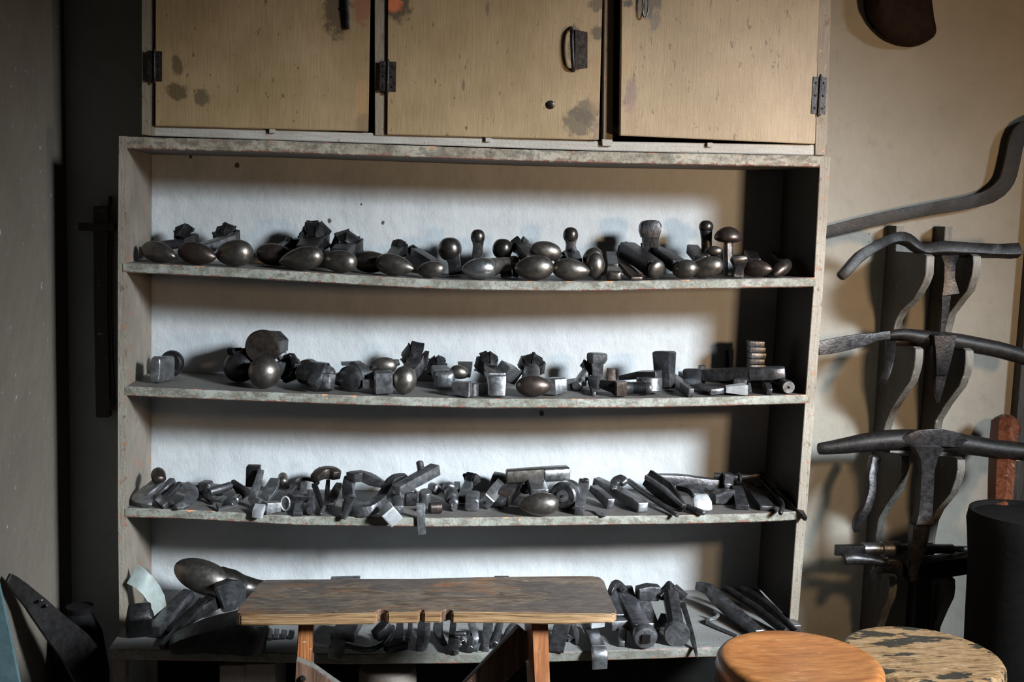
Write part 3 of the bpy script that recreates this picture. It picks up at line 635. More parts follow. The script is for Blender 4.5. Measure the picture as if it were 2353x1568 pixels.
# ================================================================ round stools
def stool(cx, cy, dia, ztop, name, label, m, rimdark, dish):
    C = onz(cx, cy, ztop); R = dia/2*1000; s1 = .001
    root = bpy.data.objects.new(name, None); COL.objects.link(root); root.location = (C.x, C.y, 0); root.empty_display_size = .05
    root['label'] = label; root['category'] = 'stool'; root['group'] = 'round wooden stools in the foreground'
    def L(z0, z1, prof):    # true mm lathe
        A, B = Vector((C.x, C.y, z0)), Vector((C.x, C.y, z1)); s = sc((A+B)/2)
        return lathe(A, B, [(t, r*.001/s) for t, r in prof], 72)
    mesh_obj('seat', L(ztop-.045, ztop, [(0,R*.80),(.0,R*.93),(.12,R*.985),(.45,R),(.75,R*.99),(.92,R*.955),(1,R*.90),(1-.03,R*.82),(1-dish,R*.6),(1-dish*1.3,R*.3),(1-dish*1.4,.5)]), m, root, angle=60)
    mesh_obj('seat_band', L(ztop-.075, ztop-.046, [(0,R*.93),(.05,R*1.0),(.9,R*1.01),(1,R*.97)]), rimdark, root)
    for k in range(4):
        a = math.pi/4+k*math.pi/2
        P0 = Vector((C.x+math.cos(a)*R*.0006, C.y+math.sin(a)*R*.0006, ztop-.076)); P1 = Vector((C.x+math.cos(a)*R*.00095, C.y+math.sin(a)*R*.00095, 0.0))
        mesh_obj('leg', sweep([P0, P1], [(30,30),(26,26)], 'o'), 'legdk', root)
    return root
stool(1838, 1513, .305, .70, 'round_stool', 'round stool with smooth honey-orange dished seat in the foreground', 'seat', 'rubber', .10)
stool(2119, 1500, .315, .655, 'round_stool', 'round stool with black-spotted worn seat behind the honey-orange stool', 'seatsp', 'seatsp', .02)
# ================================================================ things below the bottom shelf
thing('wooden_crate', 'dusty wooden crate on the floor below the bottom shelf, left of the bench', 'crate', [
  ('side', quadbox(pY(512,1560,-.36).x, pY(632,1560,-.36).x, -.36, -.1, 0, pY(560,1528,-.36).z), 'box'),
  ('lid', quadbox(pY(506,1560,-.36).x, pY(560,1560,-.36).x, -.366, -.361, 0, pY(560,1528,-.36).z), 'box')])
PC = pY(890, 1585, -.30)
thing('log_block', 'dim round wooden block below the bottom shelf behind the bench', 'block', [
  (None, lathe(Vector((PC.x,-.25,0)), Vector((PC.x,-.25,pY(890,1548,-.30).z)), [(0,66),(.95,66),(.99,62),(1,56)], 32), 'box')])
PC = pY(600, 1590, -.42)
# ================================================================ tools: helpers
def PD(t): return pt(*t)
def ES(label, A, B, r, shank=None, sw_=(24,22), cr=None, mat='head', rest=None, a=.66, b=.5, group=None, smat='iron', kind='r', name='egg_stake', cat='stake', n=1, seed=1, cn=6, flat=1.0, taper=1.0):
    """egg-headed stake: head, shank, ragged crown of claws"""
    if rest == 1 and smat == 'iron': smat = 'irond'
    parts = [('head', egg(PD(A), PD(B), r, a, b, flat), mat)]
    if shank:
        P = [PD(s) for s in shank]; m_ = len(P)
        parts.append(('shank', sweep(P, [(sw_[0]*(1+(taper-1)*i/(m_-1)), sw_[1]*(1+(taper-1)*i/(m_-1))) for i in range(m_)], kind, n), smat))
    if cr:
        C = PD(cr[:3]); ax = (C-PD(shank[-2])) if shank else Vector((.1,1,.4))
        parts.append(('crown', crown(C, ax, cr[3], cn, seed), 'claw'))
    return thing(name, label, cat, parts, group, rest)
def BAR(name, label, pts, S, mat='iron', kind='r', n=1, cap='c', rest=None, group=None, cat='tool', i=None, extra=None, tw=0, up=None):
    P = [H(i, *p) if i else pt(*p) for p in pts]
    parts = [('bar' if extra else None, sweep(P, S, kind, n, cap, up, tw), mat)]
    if extra: parts += extra
    return thing(name, label, cat, parts, group, rest)
def LB(i, a, b, prof, seg=28):    # lathe between two shelf-referred points
    return lathe(H(i, *a), H(i, *b), prof, seg)
G1 = 'round-headed stakes on the top open shelf'
# ---------------------------------------------------------------- shelf 1 (top), left to right; points are (x, y, depth mm)
ES('leftmost egg stake on the top open shelf, dull grey, nose right', (403,595,25),(329,574,70),24,[(352,573,90),(385,568,130),(421,562,175)],(26,26),(422,553,185,24),rest=1,group=G1,kind='o',seed=3,taper=.8)
ES('reddish brown egg stake second from left on the top open shelf', (497,596,20),(411,578,50),26,[(455,578,70),(500,565,120),(530,554,165)],(34,24),(517,550,175,24),'headr',rest=1,group=G1,seed=5,smat='grey')
ES('plump shiny egg stake third from left on the top open shelf', (495,590,55),(579,586,25),31,None,rest=1,group=G1,a=.6,b=.42)
ES('dim brown egg stake lying back beside the plump third one on the top open shelf', (678,603,140),(588,592,155),26,[(640,585,160),(655,578,170),(664,573,185)],(22,20),(665,572,180,12),'headr',rest=1,group=G1,a=.6,seed=4)
ES('egg stake under the left of the two big ragged crowns, top shelf', (640,614,60),(741,598,20),27,[(705,590,70),(712,578,110),(718,568,150)],(50,30),(719,562,165,34),rest=1,group=G1,a=.75,b=.45,seed=7,cn=7)
ES('egg stake under the right of the two big ragged crowns, top shelf', (735,598,60),(819,608,20),26,[(780,590,70),(790,580,110),(797,575,150)],(44,30),(795,569,165,34),rest=1,group=G1,a=.62,b=.45,seed=9,cn=7)
ES('very dark egg stake in shadow left of the grey egg with low crown, top shelf', (900,612,90),(812,608,110),25,None,mat='ironb',rest=1,group=G1)
ES('grey egg stake with sharp right nose under a low broken crown, top shelf', (951,623,20),(864,606,60),25,[(900,600,80),(908,587,130),(914,579,160)],(28,20),(915,577,165,17),rest=1,group=G1,a=.72,seed=11)
ES('small brown egg stake with shank rising to the upper left, top shelf middle', (958,620,50),(1021,613,20),19,[(1000,605,50),(976,590,115),(955,577,185)],(24,20),(950,574,192,12),rest=1,group=G1,a=.6,seed=13)
def KNOB(label, hd, r, stem, S, mat='headd', smat='irond', hflat=1.0, kind='s', rest=1, name='standing_stake', collar=None, hgeo=None):
    C = pt(*hd)
    parts = [('head', hgeo or lathe(C-Vector((0,0,r*sc(C)*hflat)), C+Vector((0,0,r*sc(C)*hflat)), [((1-math.cos(math.pi*i/18))/2, r*math.sin(math.pi*i/18)**.8) for i in range(19)], 32), mat),
             ('stem', sweep([pt(*q) for q in stem], S, kind), smat)]
    if collar: parts.append(('collar', collar, smat))
    return thing(name, label, 'stake', parts, 'upright stakes on the top open shelf', rest)
KNOB('big dim mushroom-headed stake at the back of the top shelf, left of the slim knob', (1034,574,170), 27, [(1038,585,170),(1044,605,165),(1046,632,160)], [(34,30),(28,26),(30,28)], 'headd', 'irond')
KNOB('slim upright stake with small domed head at the middle of the top shelf', (1098,544,150), 16.5, [(1098,545,150),(1098,565,150),(1097,600,150),(1096,635,150)], [(28,28),(22,20),(27,22),(26,24)], 'headd', 'irond', 1.05)
ES('bright silver egg stake pointing left at the front of the top shelf', (1060,622,20),(1140,618,30),25.5,[(1120,618,50),(1150,612,80),(1172,608,120)],(46,44),None,'steel',rest=1,group=G1,a=.62,b=.40,smat='head',kind='o',taper=.7)
KNOB('round ball-headed stake standing behind the bright silver egg on the top shelf', (1155,571,150), 23.5, [(1158,585,150),(1162,605,150),(1163,635,150)], [(30,28),(24,22),(26,24)], 'headd', 'irond')
ES('small dark ball stake tucked in shadow behind the two big eggs, top shelf', (1166,600,110),(1195,601,100),15,[(1182,604,120),(1186,618,130),(1186,632,140)],(14,14),None,'head',rest=1,group=G1,a=.5)
ES('large egg stake left of the stacked trio, shank rising to a broken crown, top shelf', (1182,624,25),(1272,620,20),29,[(1228,608,60),(1212,590,105),(1200,573,150)],(46,28),(1195,574,155,17),rest=1,group=G1,a=.58,b=.46,seed=15,taper=.75)
ES('egg stake resting on top of the two large eggs on the top shelf', (1290,583,78),(1218,572,78),23,[(1270,584,95),(1285,595,120),(1300,602,145)],(20,18),None,group=G1,a=.48,b=.48)
ES('large dark egg stake with sharp nose at the right of the stacked trio, top shelf', (1356,625,15),(1268,616,35),25,[(1320,606,70),(1316,596,110),(1312,590,140)],(34,24),(1310,592,140,18),rest=1,group=G1,a=.66,b=.5,seed=17)
KNOB('upright round-headed stake with waisted neck rising behind the large pointed egg', (1311,544,150), 17.5, [(1311,548,150),(1311,566,150),(1313,600,150),(1313,640,150)], [(26,26),(20,20),(32,24),(30,26)], 'headd', 'irond', 1.05)
ES('tilted egg stake leaning behind the double-ball stake, top shelf', (1340,600,90),(1383,580,80),20,None,rest=None,group=G1,a=.6,b=.45)
thing('egg_stake', 'upright oval stake with short stub foot right of the stacked trio, top shelf', 'stake', [('head', egg(pt(1368,643,40), pt(1368,583,45), 22, .5, .5), 'head'), ('stub', sweep([pt(1372,645,50),pt(1371,630,50)], (16,14), 'r'), 'iron')], G1, 1)
thing('toe_stake', 'small foot-shaped stake pointing at the viewer beside the upright oval, top shelf', 'stake', [('toe', sweep([pt(1412,634,5),pt(1411,628,40),pt(1409,616,80)], [(33,21),(33,22),(24,18)], 'r', 3, 'r'), 'head'), ('shank', sweep([pt(1409,612,75),pt(1407,596,140),pt(1404,584,190)], (22,14), 's'), 'iron')], None, 1)
BAR('flat_chisel', 'flat dark taper with bright slanted tip lying between toe and ball-end bars, top shelf', [(1464,640,5),(1445,622,60),(1420,600,150)], [(28,7),(28,14),(18,14)], 'ironb', 's', rest=1)
ES('long bar stake with big ball end pointing at the viewer, top shelf', (1500,616,30),(1516,625,8),23,[(1504,618,30),(1478,600,90),(1440,574,190)],(40,36),(1438,575,190,15),rest=1,group=G1,a=.5,b=.45,seed=19,kind='r')
KNOB('tall upright stake with broad wedge-shaped domed head, right part of the top shelf', None or (1493,532,150), 10, [(1494,540,150),(1494,575,150),(1495,640,150)], [(36,30),(30,28),(30,28)], 'irond', 'irond', hgeo=sweep([pt(1494,512,150),pt(1494,522,150),pt(1493,538,150),pt(1493,556,150)], [(30,24),(46,30),(48,34),(34,30)], 'r', 3, 'r'))
ES('bar stake with egg-shaped end, just right of the ball-end bar on the top shelf', (1545,620,45),(1602,613,10),22,[(1560,610,40),(1530,590,100),(1492,572,180)],(36,28),(1490,572,185,16),rest=1,group=G1,a=.5,b=.46,seed=21)
ES('big shiny oblong egg stake with a faint orange streak, right part of the top shelf', (1575,626,50),(1661,608,12),24,[(1610,600,70),(1600,585,130),(1590,574,180)],(26,22),None,'head',rest=1,group=G1,a=.62,b=.42)
KNOB('slim black upright stake with small knob between the wedge head and the mushroom, top shelf', (1622,530,150), 16.5, [(1622,532,150),(1623,560,150),(1625,640,150)], [(29,29),(24,24),(24,24)], 'headd', 'irond', .9, 'o')
ES('little shiny egg stake perched under the mushroom cap on the top shelf', (1622,576,90),(1660,577,80),11.5,[(1645,582,90),(1642,600,100),(1640,632,110)],(16,16),None,rest=1,group=G1,a=.55)
C = pt(1673,545,110)
thing('mushroom_stake', 'mushroom-shaped stake with wide domed cap and thick stem on the top shelf', 'stake', [
  ('cap', lathe(C-Vector((0,0,.022)), C+Vector((0,0,.018)), [(0,8),(.05,22),(.18,30),(.32,32),(.5,30),(.7,25),(.87,17),(.97,8),(1,1)], 36), 'headr'),
  ('stem', sweep([pt(1673,552,110),pt(1673,590,110),pt(1676,640,110)], [(20,20),(23,23),(26,24)], 'x'), 'iron')], None, 1)
KNOB('short upright stake with bent rounded head at the foot of the mushroom stake', (1698,602,20), 10, [(1698,604,22),(1697,620,25),(1694,640,25)], [(30,28),(20,18),(24,20)], 'headd', 'irond', hgeo=sweep([pt(1698,588,22),pt(1698,598,22),pt(1699,610,22)], [(26,24),(37,30),(30,24)], 'r', 3, 'r'))
ES('brown egg stake with small bright nose right of the mushroom, top shelf', (1775,616,15),(1708,612,60),20,[(1735,602,80),(1728,590,120),(1722,582,160)],(26,22),None,'headr',rest=1,group=G1,a=.64,b=.5)
ES('rightmost small dark egg stake in the deep shadow of the top shelf', (1778,628,20),(1814,598,60),17,[(1800,602,80),(1790,592,130),(1780,584,170)],(22,20),None,'ironb',rest=1,group=G1,a=.7)
ES('dark egg stake lying behind in shadow near the right end of the top shelf', (1722,588,120),(1770,592,140),17,None,mat='irond',rest=1,group=G1,a=.6)
# ---------------------------------------------------------------- shelf 2, left to right; points (x, y, height mm above the shelf) or depth for PD points
G2 = 'round and faceted stakes on the second open shelf'
def hp2(x, y, h): return H(2, x, y, h)
thing('block_stake', 'upright rectangular block stake with bright rounded left edge, far left of the second shelf', 'stake', [
  ('block', sweep([pt(360,851,60), pt(392,847,110)], [(22,60),(24,56)], 'b', 1, 'c'), 'grey'),
  ('face', sweep([pt(356,851,52), pt(360,851,64)], [(22,56),(24,60)], 'b'), 'grey'),
  ], G2, 2)
thing('disc_stake', 'dark disc-faced stake behind the rectangular block, far left of the second shelf', 'stake', [
  ('disc', lathe(pt(391,836,165), pt(397,834,185), [(0,22),(.2,26),(.8,28),(1,26)], 32), 'irond'),
  ('shank', sweep([pt(394,842,180),pt(404,862,170)], (22,20), 'r'), 'irond')], G2, 2)
thing('lump_stake', 'rough dark round lump in shadow left of the ball on the second shelf', 'stake', [
  ('body', egg(pt(515,862,130), pt(590,846,120), 36, .5, .5), 'irond'),
  ('crown', crown(pt(548,826,130), (0,.1,1), 20, 5, 31), 'claw')], G2, 2)
thing('ball_stake', 'polished round ball stake at the front of the second shelf, under the disc hammer', 'stake', [
  ('head', ball(pt(608,864,50), 37), 'head'),
  ('shank', sweep([pt(622,862,80),pt(650,852,130),pt(676,845,175)], (30,28), 'r'), 'iron')], G2, 2)
thing('disc_hammer', 'round-faced hammer head leaning on top of the ball, facing the viewer', 'hammer', [
  ('face', lathe(pt(601,799,92), pt(606,797,112), [(0,2),(.001,30),(.0,37),(.25,40),(.8,40),(1,38)], 48), 'ironb', 'flat round brown face'),
  ('body', sweep([pt(607,797,108),pt(634,790,160)], [(74,66),(70,62)], 'x', 1), 'iron'),
  ('shank', sweep([pt(636,805,140),pt(655,828,150),pt(672,848,160)], (26,22), 'r'), 'iron')])
thing('disc_stake', 'brown disc with ragged claws before it, right of the ball, second shelf', 'stake', [
  ('disc', lathe(pt(703,838,150), pt(712,836,178), [(0,20),(.1,26),(.9,27),(1,22)], 32), 'ironb'),
  ('crown', crown(pt(672,834,120), (-.6,-.5,.3), 26, 6, 33), 'claw')], G2, 2)
thing('lump_hammer', 'large rough faceted iron lump with a peg at its front on the second shelf', 'hammer', [
  ('body', sweep([pt(684,864,80),pt(715,862,60),pt(750,866,50),pt(771,868,50)], [(44,44),(62,58),(64,58),(48,46)], 'x', 1, 'r'), 'iron'),
  ('foot', sweep([pt(750,864,40),pt(748,900,25)], [(44,40),(36,30)], 'x', 1), 'iron'),
  ('peg', sweep([pt(730,865,30),pt(725,878,10),pt(719,891,2)], [(26,20),(24,22),(22,22)], 's', 2), 'iron')], G2, 2)
ES('small bright dome peeking out behind the faceted lump, second shelf', (764,848,120),(804,846,130),17,None,mat='steel',rest=2,group=G2,a=.5,name='dome_stake')
BAR('flat_plate', 'thin dark flat plate lying across the back behind the bright dome, second shelf', [(785,836,150),(830,834,160)], (24,7), 'irond', 's')
thing('drum_stake', 'tilted drum-headed stake with curved bright edge, second shelf', 'stake', [
  ('drum', lathe(pt(800,866,40), pt(832,850,90), [(0,24),(.08,30),(.5,31),(.9,28),(1,24)], 32), 'iron'),
  ('rim', lathe(pt(812,858,60), pt(816,857,64), [(0,31),(.5,33),(1,31)], 32), 'grey'),
  ('shank', sweep([pt(830,852,80),pt(850,856,110),pt(872,862,150)], (20,20), 'r'), 'iron')], G2, 2)
thing('cross_peen_head', 'octagonal steel block with bright square peg pointing left, second shelf', 'hammer', [
  ('block', sweep([pt(860,882,35),pt(903,881,35)], [(48,52),(48,52)], 'b', 1), 'grey'),
  ('peg', sweep([pt(833,885,35),pt(862,884,35)], [(20,20),(20,20)], 's'), 'steel'),
  ('shank', sweep([pt(826,866,60),pt(850,862,60),pt(872,868,60)], [(16,14),(18,16),(18,16)], 'r'), 'grey')], G2, 2)
ES('brown egg stake lying behind the octagonal block, second shelf', (847,842,100),(912,840,100),20,[(880,842,110),(905,836,130),(912,832,140)],(16,14),None,'head',rest=None,group=G2,a=.55,b=.45)
ES('smooth upright oval stake with shank rising right to broken claws, second shelf', (928,906,30),(931,841,45),28,[(936,862,70),(950,846,110),(958,828,150)],(36,30),(955,824,155,28),'head',rest=2,group=G2,a=.5,b=.46,seed=41,cn=5)
thing('fan_stake', 'square bar stake with polished curved front and fan of split claws behind, second shelf', 'stake', [
  ('head', sweep([hp2(1022,874,26),hp2(1021,868,28),hp2(1018,858,34)], [(50,46),(50,42),(46,36)], 'b', 1, 'r'), 'grey'),
  ('shank', sweep([hp2(1019,862,36),hp2(1008,846,46)], [(46,26),(36,20)], 'r'), 'iron'),
  ('crown', crown(hp2(1003,842,46), (-.1,1,.25), 20, 6, 43), 'claw')], G2, 2)
thing('flat_bar', 'flat bar lying sideways with a bright upper edge behind the notched block, second shelf', 'bar', [
  (None, sweep([pt(1045,874,70),pt(1122,874,70)], [(20,22),(20,22)], 's'), 'grey')], None, 2)
ES('small dark egg behind the flat sideways bar, second shelf', (1078,862,130),(1034,850,130),16,None,mat='head',rest=None,group=G2,a=.6)
BAR('flat_plate', 'flaring flat grey plate leaning at the back near the wall, second shelf middle', [(1070,864,130),(1069,835,190)], [(22,10),(34,10)], 'grey', 's')
thing('notched_block', 'small block with a slit and rounded right side at the front of the second shelf', 'block', [
  ('wedge', sweep([pt(1042,889,30),pt(1084,893,12)], [(26,28),(28,34)], 's'), 'grey'),
  ('rounded_side', lathe(pt(1086,877,25), pt(1086,910,25), [(0,10),(.1,14),(.9,14),(1,11)], 24), 'steel')], G2, 2)
thing('rounded_block_stake', 'bright upright rounded block stake in the middle of the second shelf', 'stake', [
  ('head', sweep([pt(1141,911,22),pt(1142,888,25),pt(1142,864,30)], [(40,30),(43,32),(43,32)], 'b', 1, 'c'), 'steel'),
  ('shank', sweep([pt(1142,868,45),pt(1132,855,90),pt(1122,842,130)], [(42,20),(36,20),(26,18)], 'r'), 'grey'),
  ('crown', crown(pt(1120,840,135), (-.2,1,.3), 24, 6, 47), 'claw')], G2, 2)
BAR('slab', 'tilted pale rectangular slab leaning behind the bright rounded block, second shelf', [(1152,852,60),(1182,862,110)], [(34,38),(34,34)], 'grey', 's', tw=.5)
ES('brown egg stake with cylindrical shank and slotted crown, middle right of the second shelf', (1268,889,18),(1185,888,30),25,[(1222,880,50),(1222,862,90),(1222,850,130)],(38,34),(1222,846,140,26),'headr',rest=2,group=G2,a=.6,b=.5,seed=51,kind='o',cn=7)
thing('half_round_block', 'bright half-round block lying right of the slotted-crown egg, second shelf', 'block', [
  (None, sweep([pt(1240,880,60),pt(1274,880,50),pt(1298,877,60)], [(36,34),(40,40),(28,36)], 'b', 1, 'c'), 'grey')], G2, 2)
BAR('flat_bar', 'dark flat bar lying back at mid shelf beside the half-round block', [(1282,872,110),(1312,862,150),(1335,858,180)], [(30,14),(34,14),(34,14)], 'irond', 's', rest=2)
thing('bolt_stake', 'hex-headed stake standing upright and leaning slightly on the second shelf', 'stake', [
  ('head', sweep([pt(1373,803,150),pt(1372,817,150),pt(1371,828,150)], [(48,34),(48,34),(40,30)], 'h', 1), 'grey'),
  ('stem', sweep([pt(1372,824,150),pt(1372,850,150),pt(1368,884,150)], [(28,22),(24,20),(24,20)], 's'), 'iron')], G2, 2)
thing('tube_stake', 'slanting rod with oval pale end and torn top in front of the hex-headed stake', 'stake', [
  ('rod', sweep([hp2(1325,889,12),hp2(1338,870,26),hp2(1350,852,44)], [(26,24),(26,24),(24,22)], 'o'), 'grey'),
  ('crown', crown(hp2(1355,848,48), (.3,.6,.5), 17, 5, 53), 'claw')], G2, 2)
BAR('chisel', 'small narrow dark chisel pointing at the viewer beside the slanting rod, second shelf', [(1365,908,4),(1364,892,10),(1362,872,26)], [(8,10),(16,14),(24,16)], 'iron', 's', i=2, rest=2)
thing('cross_block', 'cross-shaped block with upright post and threaded grey cylinder on the second shelf', 'stake', [
  ('post', sweep([pt(1404,845,50),pt(1404,885,50)], [(18,16),(20,18)], 'r'), 'ironb'),
  ('arm', sweep([pt(1380,880,60),pt(1398,884,50),pt(1418,888,40)], [(22,18),(26,24),(28,30)], 'r'), 'irond'),
  ('block', sweep([pt(1411,892,26),pt(1438,891,30)], [(28,32),(28,34)], 's'), 'ironb'),
  ('thread', lathe(pt(1436,890,30), pt(1494,891,30), [(0,14),(.28,14)]+[(.3+.035*k+(.017 if j else 0), 12.5 if j else 14.5) for k in range(15) for j in (0,1)]+[(.9,15),(1,14)], 24), 'iron')], G2, 2)
thing('round_plate_stake', 'tapered flat stake ending in a yellowish round polished head, second shelf', 'stake', [
  ('plate', sweep([pt(1425,868,140),pt(1470,862,110),pt(1515,866,80)], [(20,10),(30,18),(40,26)], 's'), 'iron'),
  ('head', lathe(pt(1492,868,60), pt(1492,902,55), [(0,28),(.06,30),(.9,29),(1,26)], 32), 'grey')], G2, 2)
thing('tall_block', 'tall square block with bright right face standing at the back of the second shelf', 'block', [
  ('block', sweep([pt(1527,802,130),pt(1527,856,125)], [(42,42),(38,36)], 's', 1, 'c', None, .65), 'bluesteel'),
  ('neck', sweep([pt(1532,855,120),pt(1534,888,110)], [(34,30),(26,24)], 's', 1, 'c', None, .75), 'iron')], G2, 2)
thing('square_block', 'smaller square block right of the tall block, second shelf', 'block', [
  ('block', sweep([pt(1596,828,150),pt(1596,868,145)], [(42,44),(42,42)], 's', 1, 'c', None, .5), 'bluesteel'),
  ('stub', sweep([pt(1614,820,170),pt(1614,834,170)], (14,14), 's'), 'irond')], None, 2)
thing('iron_jaws', 'open pair of flat iron jaws pointing at the viewer, second shelf right', 'tool', [
  ('jaw', sweep([hp2(1588,906,9),hp2(1562,885,10),hp2(1532,866,14)], [(13,19),(15,22),(24,22)], 's'), 'iron'),
  ('jaw', sweep([hp2(1590,884,10),hp2(1584,874,14),hp2(1565,864,18)], [(10,17),(11,18),(16,16)], 's'), 'iron')], None, 2)
thing('long_square_bar', 'long dark square bar lying across the right end of the second shelf', 'bar', [
  ('bar', sweep([pt(1612,862,130),pt(1724,860,85),pt(1728,860,83)], [(24,26),(28,30),(28,30)], 's'), 'irond'),
  ('end', sweep([pt(1722,860,85),pt(1775,858,60),pt(1804,856,50)], [(30,30),(32,32),(26,28)], 'b'), 'iron')])
ST = []
for k in range(7):
    y0 = 783+k*13.5
    ST.append(box(pt(1737+(k%3-1), y0+6.7, 140), 37+(k*5)%3, 36, 13.6, .06*(k%3-1), 0, 0, .07))
for k, g in enumerate(ST):
    BAR_ = thing('steel_plate', ['topmost','second','third','fourth','fifth','sixth','lowest'][k]+' grey plate of the tall stack at the right of the second shelf', 'plate', [(None, g, 'iron')], 'stacked steel plates on the second shelf')
thing('round_bar', 'round steel bar with a centre hole in its end, far right of the second shelf', 'bar', [
  ('bar', lathe(pt(1812,882,12), pt(1755,858,160), [(0,13),(.02,15.5),(1,15)], 28), 'irond'),
  ('end_face', lathe(pt(1813,882.5,9), pt(1812,882,13), [(0,3),(.01,13.5),(1,15)], 28), 'grey', 'lighter drilled end face'),
  ('centre_hole', lathe(pt(1813,882.5,7), pt(1813,882.4,10), [(0,1),(.2,2.6),(1,3)], 12), 'black')], None, 2)
BAR('flat_bar', 'flat dark bar lying under the long square bar, second shelf', [(1600,884,90),(1650,893,50),(1668,897,40)], [(30,10),(40,12),(34,10)], 'iron', 's', rest=2)
BAR('hot_set', 'blue-grey worn chisel tip in front of the flat dark bar, second shelf', [(1630,898,18),(1652,893,30),(1680,886,50)], [(10,14),(26,14),(22,8)], 'bluesteel', 'r', 2, 'r', rest=2)
thing('wedge_block', 'wedge block with pale polished front face near the right of the second shelf', 'block', [
  ('body', sweep([pt(1666,900,28),pt(1700,900,22),pt(1714,900,22)], [(22,14),(34,22),(36,24)], 's'), 'pale'),
  ('top', sweep([pt(1700,886,40),pt(1706,878,90)], [(30,14),(22,8)], 's'), 'iron'),
  ('side_plate', sweep([pt(1723,896,20),pt(1722,900,24)], [(6,28),(6,28)], 's'), 'grey')], None, 2)
BAR('punch', 'tiny dark punch lying under the stacked plates, second shelf right', [(1768,903,6),(1765,893,12),(1758,884,14)], [(12,14),(14,16),(14,14)], 'iron', 's', i=2, rest=2)
BAR('thin_post', 'thin black upright post in the deep shadow at the back right of the second shelf', [(1669,800,215),(1669,850,215),(1672,872,215)], [(8,10),(12,12),(40,20)], 'black', 'r', rest=2)
# ---------------------------------------------------------------- shelf 3, left to right; points (x, y, height mm above shelf)
G3 = 'small iron tools piled on the third open shelf'
def B3(name, label, pts, S, mat='iron', kind='r', n=1, cap='c', rest=3, extra=None, tw=0, up=None, cat='tool'):
    return BAR(name, label+', third shelf', pts, S, mat, kind, n, cap, rest, G3, cat, 3, extra, tw, up)
def h3(x, y, h): return H(3, x, y, h)
def S3(pts, S, kind='r', n=1, cap='c', tw=0, up=None): return sweep([h3(*p) for p in pts], S, kind, n, cap, up, tw)
def T3(name, label, parts, rest=3, cat='tool'): return thing(name, label+', third shelf', cat, parts, G3, rest)
def P3(pts, S, kind='r', n=1, cap='c', tw=0, up=None): return sweep([pt(*p) for p in pts], S, kind, n, cap, up, tw)
T3('bent_swage', 'wide grey bent iron with brown rounded head, far left', [
  ('blade', S3([(366,1112,40),(350,1128,28),(330,1143,16),(322,1152,10),(334,1160,6),(350,1162,4)], [(26,14),(32,14),(36,14),(36,13),(26,11),(16,8)], 's', 3), 'grey'),
  ('head', S3([(363,1088,60),(364,1100,56),(366,1112,48)], [(28,22),(34,26),(30,22)], 'o', 2, 'r'), 'ironb')])
B3('bent_iron', 'flat grey strip bent like an elbow, beside the far left swage', [(398,1106,40),(380,1124,26),(362,1140,12),(370,1158,8),(382,1165,6)], [(14,12),(17,13),(18,13),(15,12),(14,10)], 'grey', 's', 3)
B3('bent_iron', 'slender bent iron rod with small bright toe, right of the grey elbow strip', [(414,1114,36),(397,1132,24),(381,1148,12),(390,1158,8),(398,1160,6)], [(10,10),(13,12),(14,12),(15,12),(14,12)], 'iron', 'r', 3)
T3('spoon_scraper', 'curved spoon-like blade with polished lower lip near the left', [
  ('blade', S3([(424,1116,34),(440,1128,24),(440,1146,12),(426,1162,6),(404,1171,3)], [(26,7),(30,8),(28,8),(22,7),(10,5)], 's', 4), 'grey')])
T3('nose_hammer', 'small hammer head with square end and rounded nose at the back left', [
  ('square_end', P3([(435,1105,150),(462,1105,140)], [(22,22),(24,22)], 's'), 'grey'),
  ('nose', P3([(458,1103,140),(474,1103,135),(489,1104,130)], [(30,30),(30,30),(26,26)], 'r', 2, 'r'), 'iron')])
T3('claw_punch', 'stamped round punch with curved claw foot, left part', [
  ('barrel', S3([(480,1132,22),(505,1125,26),(530,1116,30)], [(18,18),(20,20),(18,18)], 'o'), 'iron'),
  ('tip', S3([(526,1116,30),(540,1112,32)], [(12,12),(9,9)], 'o'), 'grey'),
  ('claw', S3([(482,1130,22),(474,1140,16),(485,1150,8),(487,1158,4)], [(16,14),(14,12),(10,9),(6,6)], 'r', 3), 'irond')])
B3('dark_stub', 'tiny dark upright stub behind the stamped punch', [(503,1104,34),(504,1118,26)], (14,14), 'irond', 'r')
B3('small_plate', 'small pale rounded plate below the stamped punch', [(500,1150,6),(518,1140,10)], [(20,5),(18,5)], 'grey', 's')
B3('angle_bracket', 'thin bright L-shaped bracket lying at the front left', [(499,1162,8),(504,1174,3),(520,1170,3),(545,1164,3)], [(6,10),(7,8),(8,5),(8,5)], 'grey', 's')
T3('short_bolt', 'stubby bolt with bright threaded end in the left heap', [
  ('shank', S3([(530,1162,8),(541,1150,10)], [(12,12),(14,14)], 'o'), 'iron'), ('end', S3([(539,1152,10),(548,1144,12)], [(18,18),(18,18)], 'o'), 'steel')])
B3('dark_wedge', 'black triangular wedge leaning in shadow left of the tall axe-like angle', [(533,1096,50),(552,1115,34),(568,1130,20)], [(8,10),(22,14),(34,16)], 'irond', 's')
T3('angle_stake', 'tall dark axe-like angle iron with white foot at the front', [
  ('plate', P3([(583,1070,120),(582,1118,120)], [(30,26),(32,22)], 's', 1, 'c', up=(0,-1,0)), 'irond'),
  ('upright', S3([(600,1080,82),(594,1105,58),(584,1135,34),(582,1148,20),(598,1160,12)], [(14,10),(16,12),(18,14),(20,14),(22,14)], 's', 3), 'grey'),
  ('foot', P3([(600,1162,4),(593,1176,-13),(591,1191,-15)], [(26,12),(24,12),(22,10)], 's'), 'pale', 'pale ground foot')], rest=None)
B3('rough_slab', 'rough leaning flat slab right of the axe-like angle', [(632,1096,52),(622,1120,34),(608,1140,14)], [(22,10),(30,12),(28,10)], 'grey', 'r', 2)
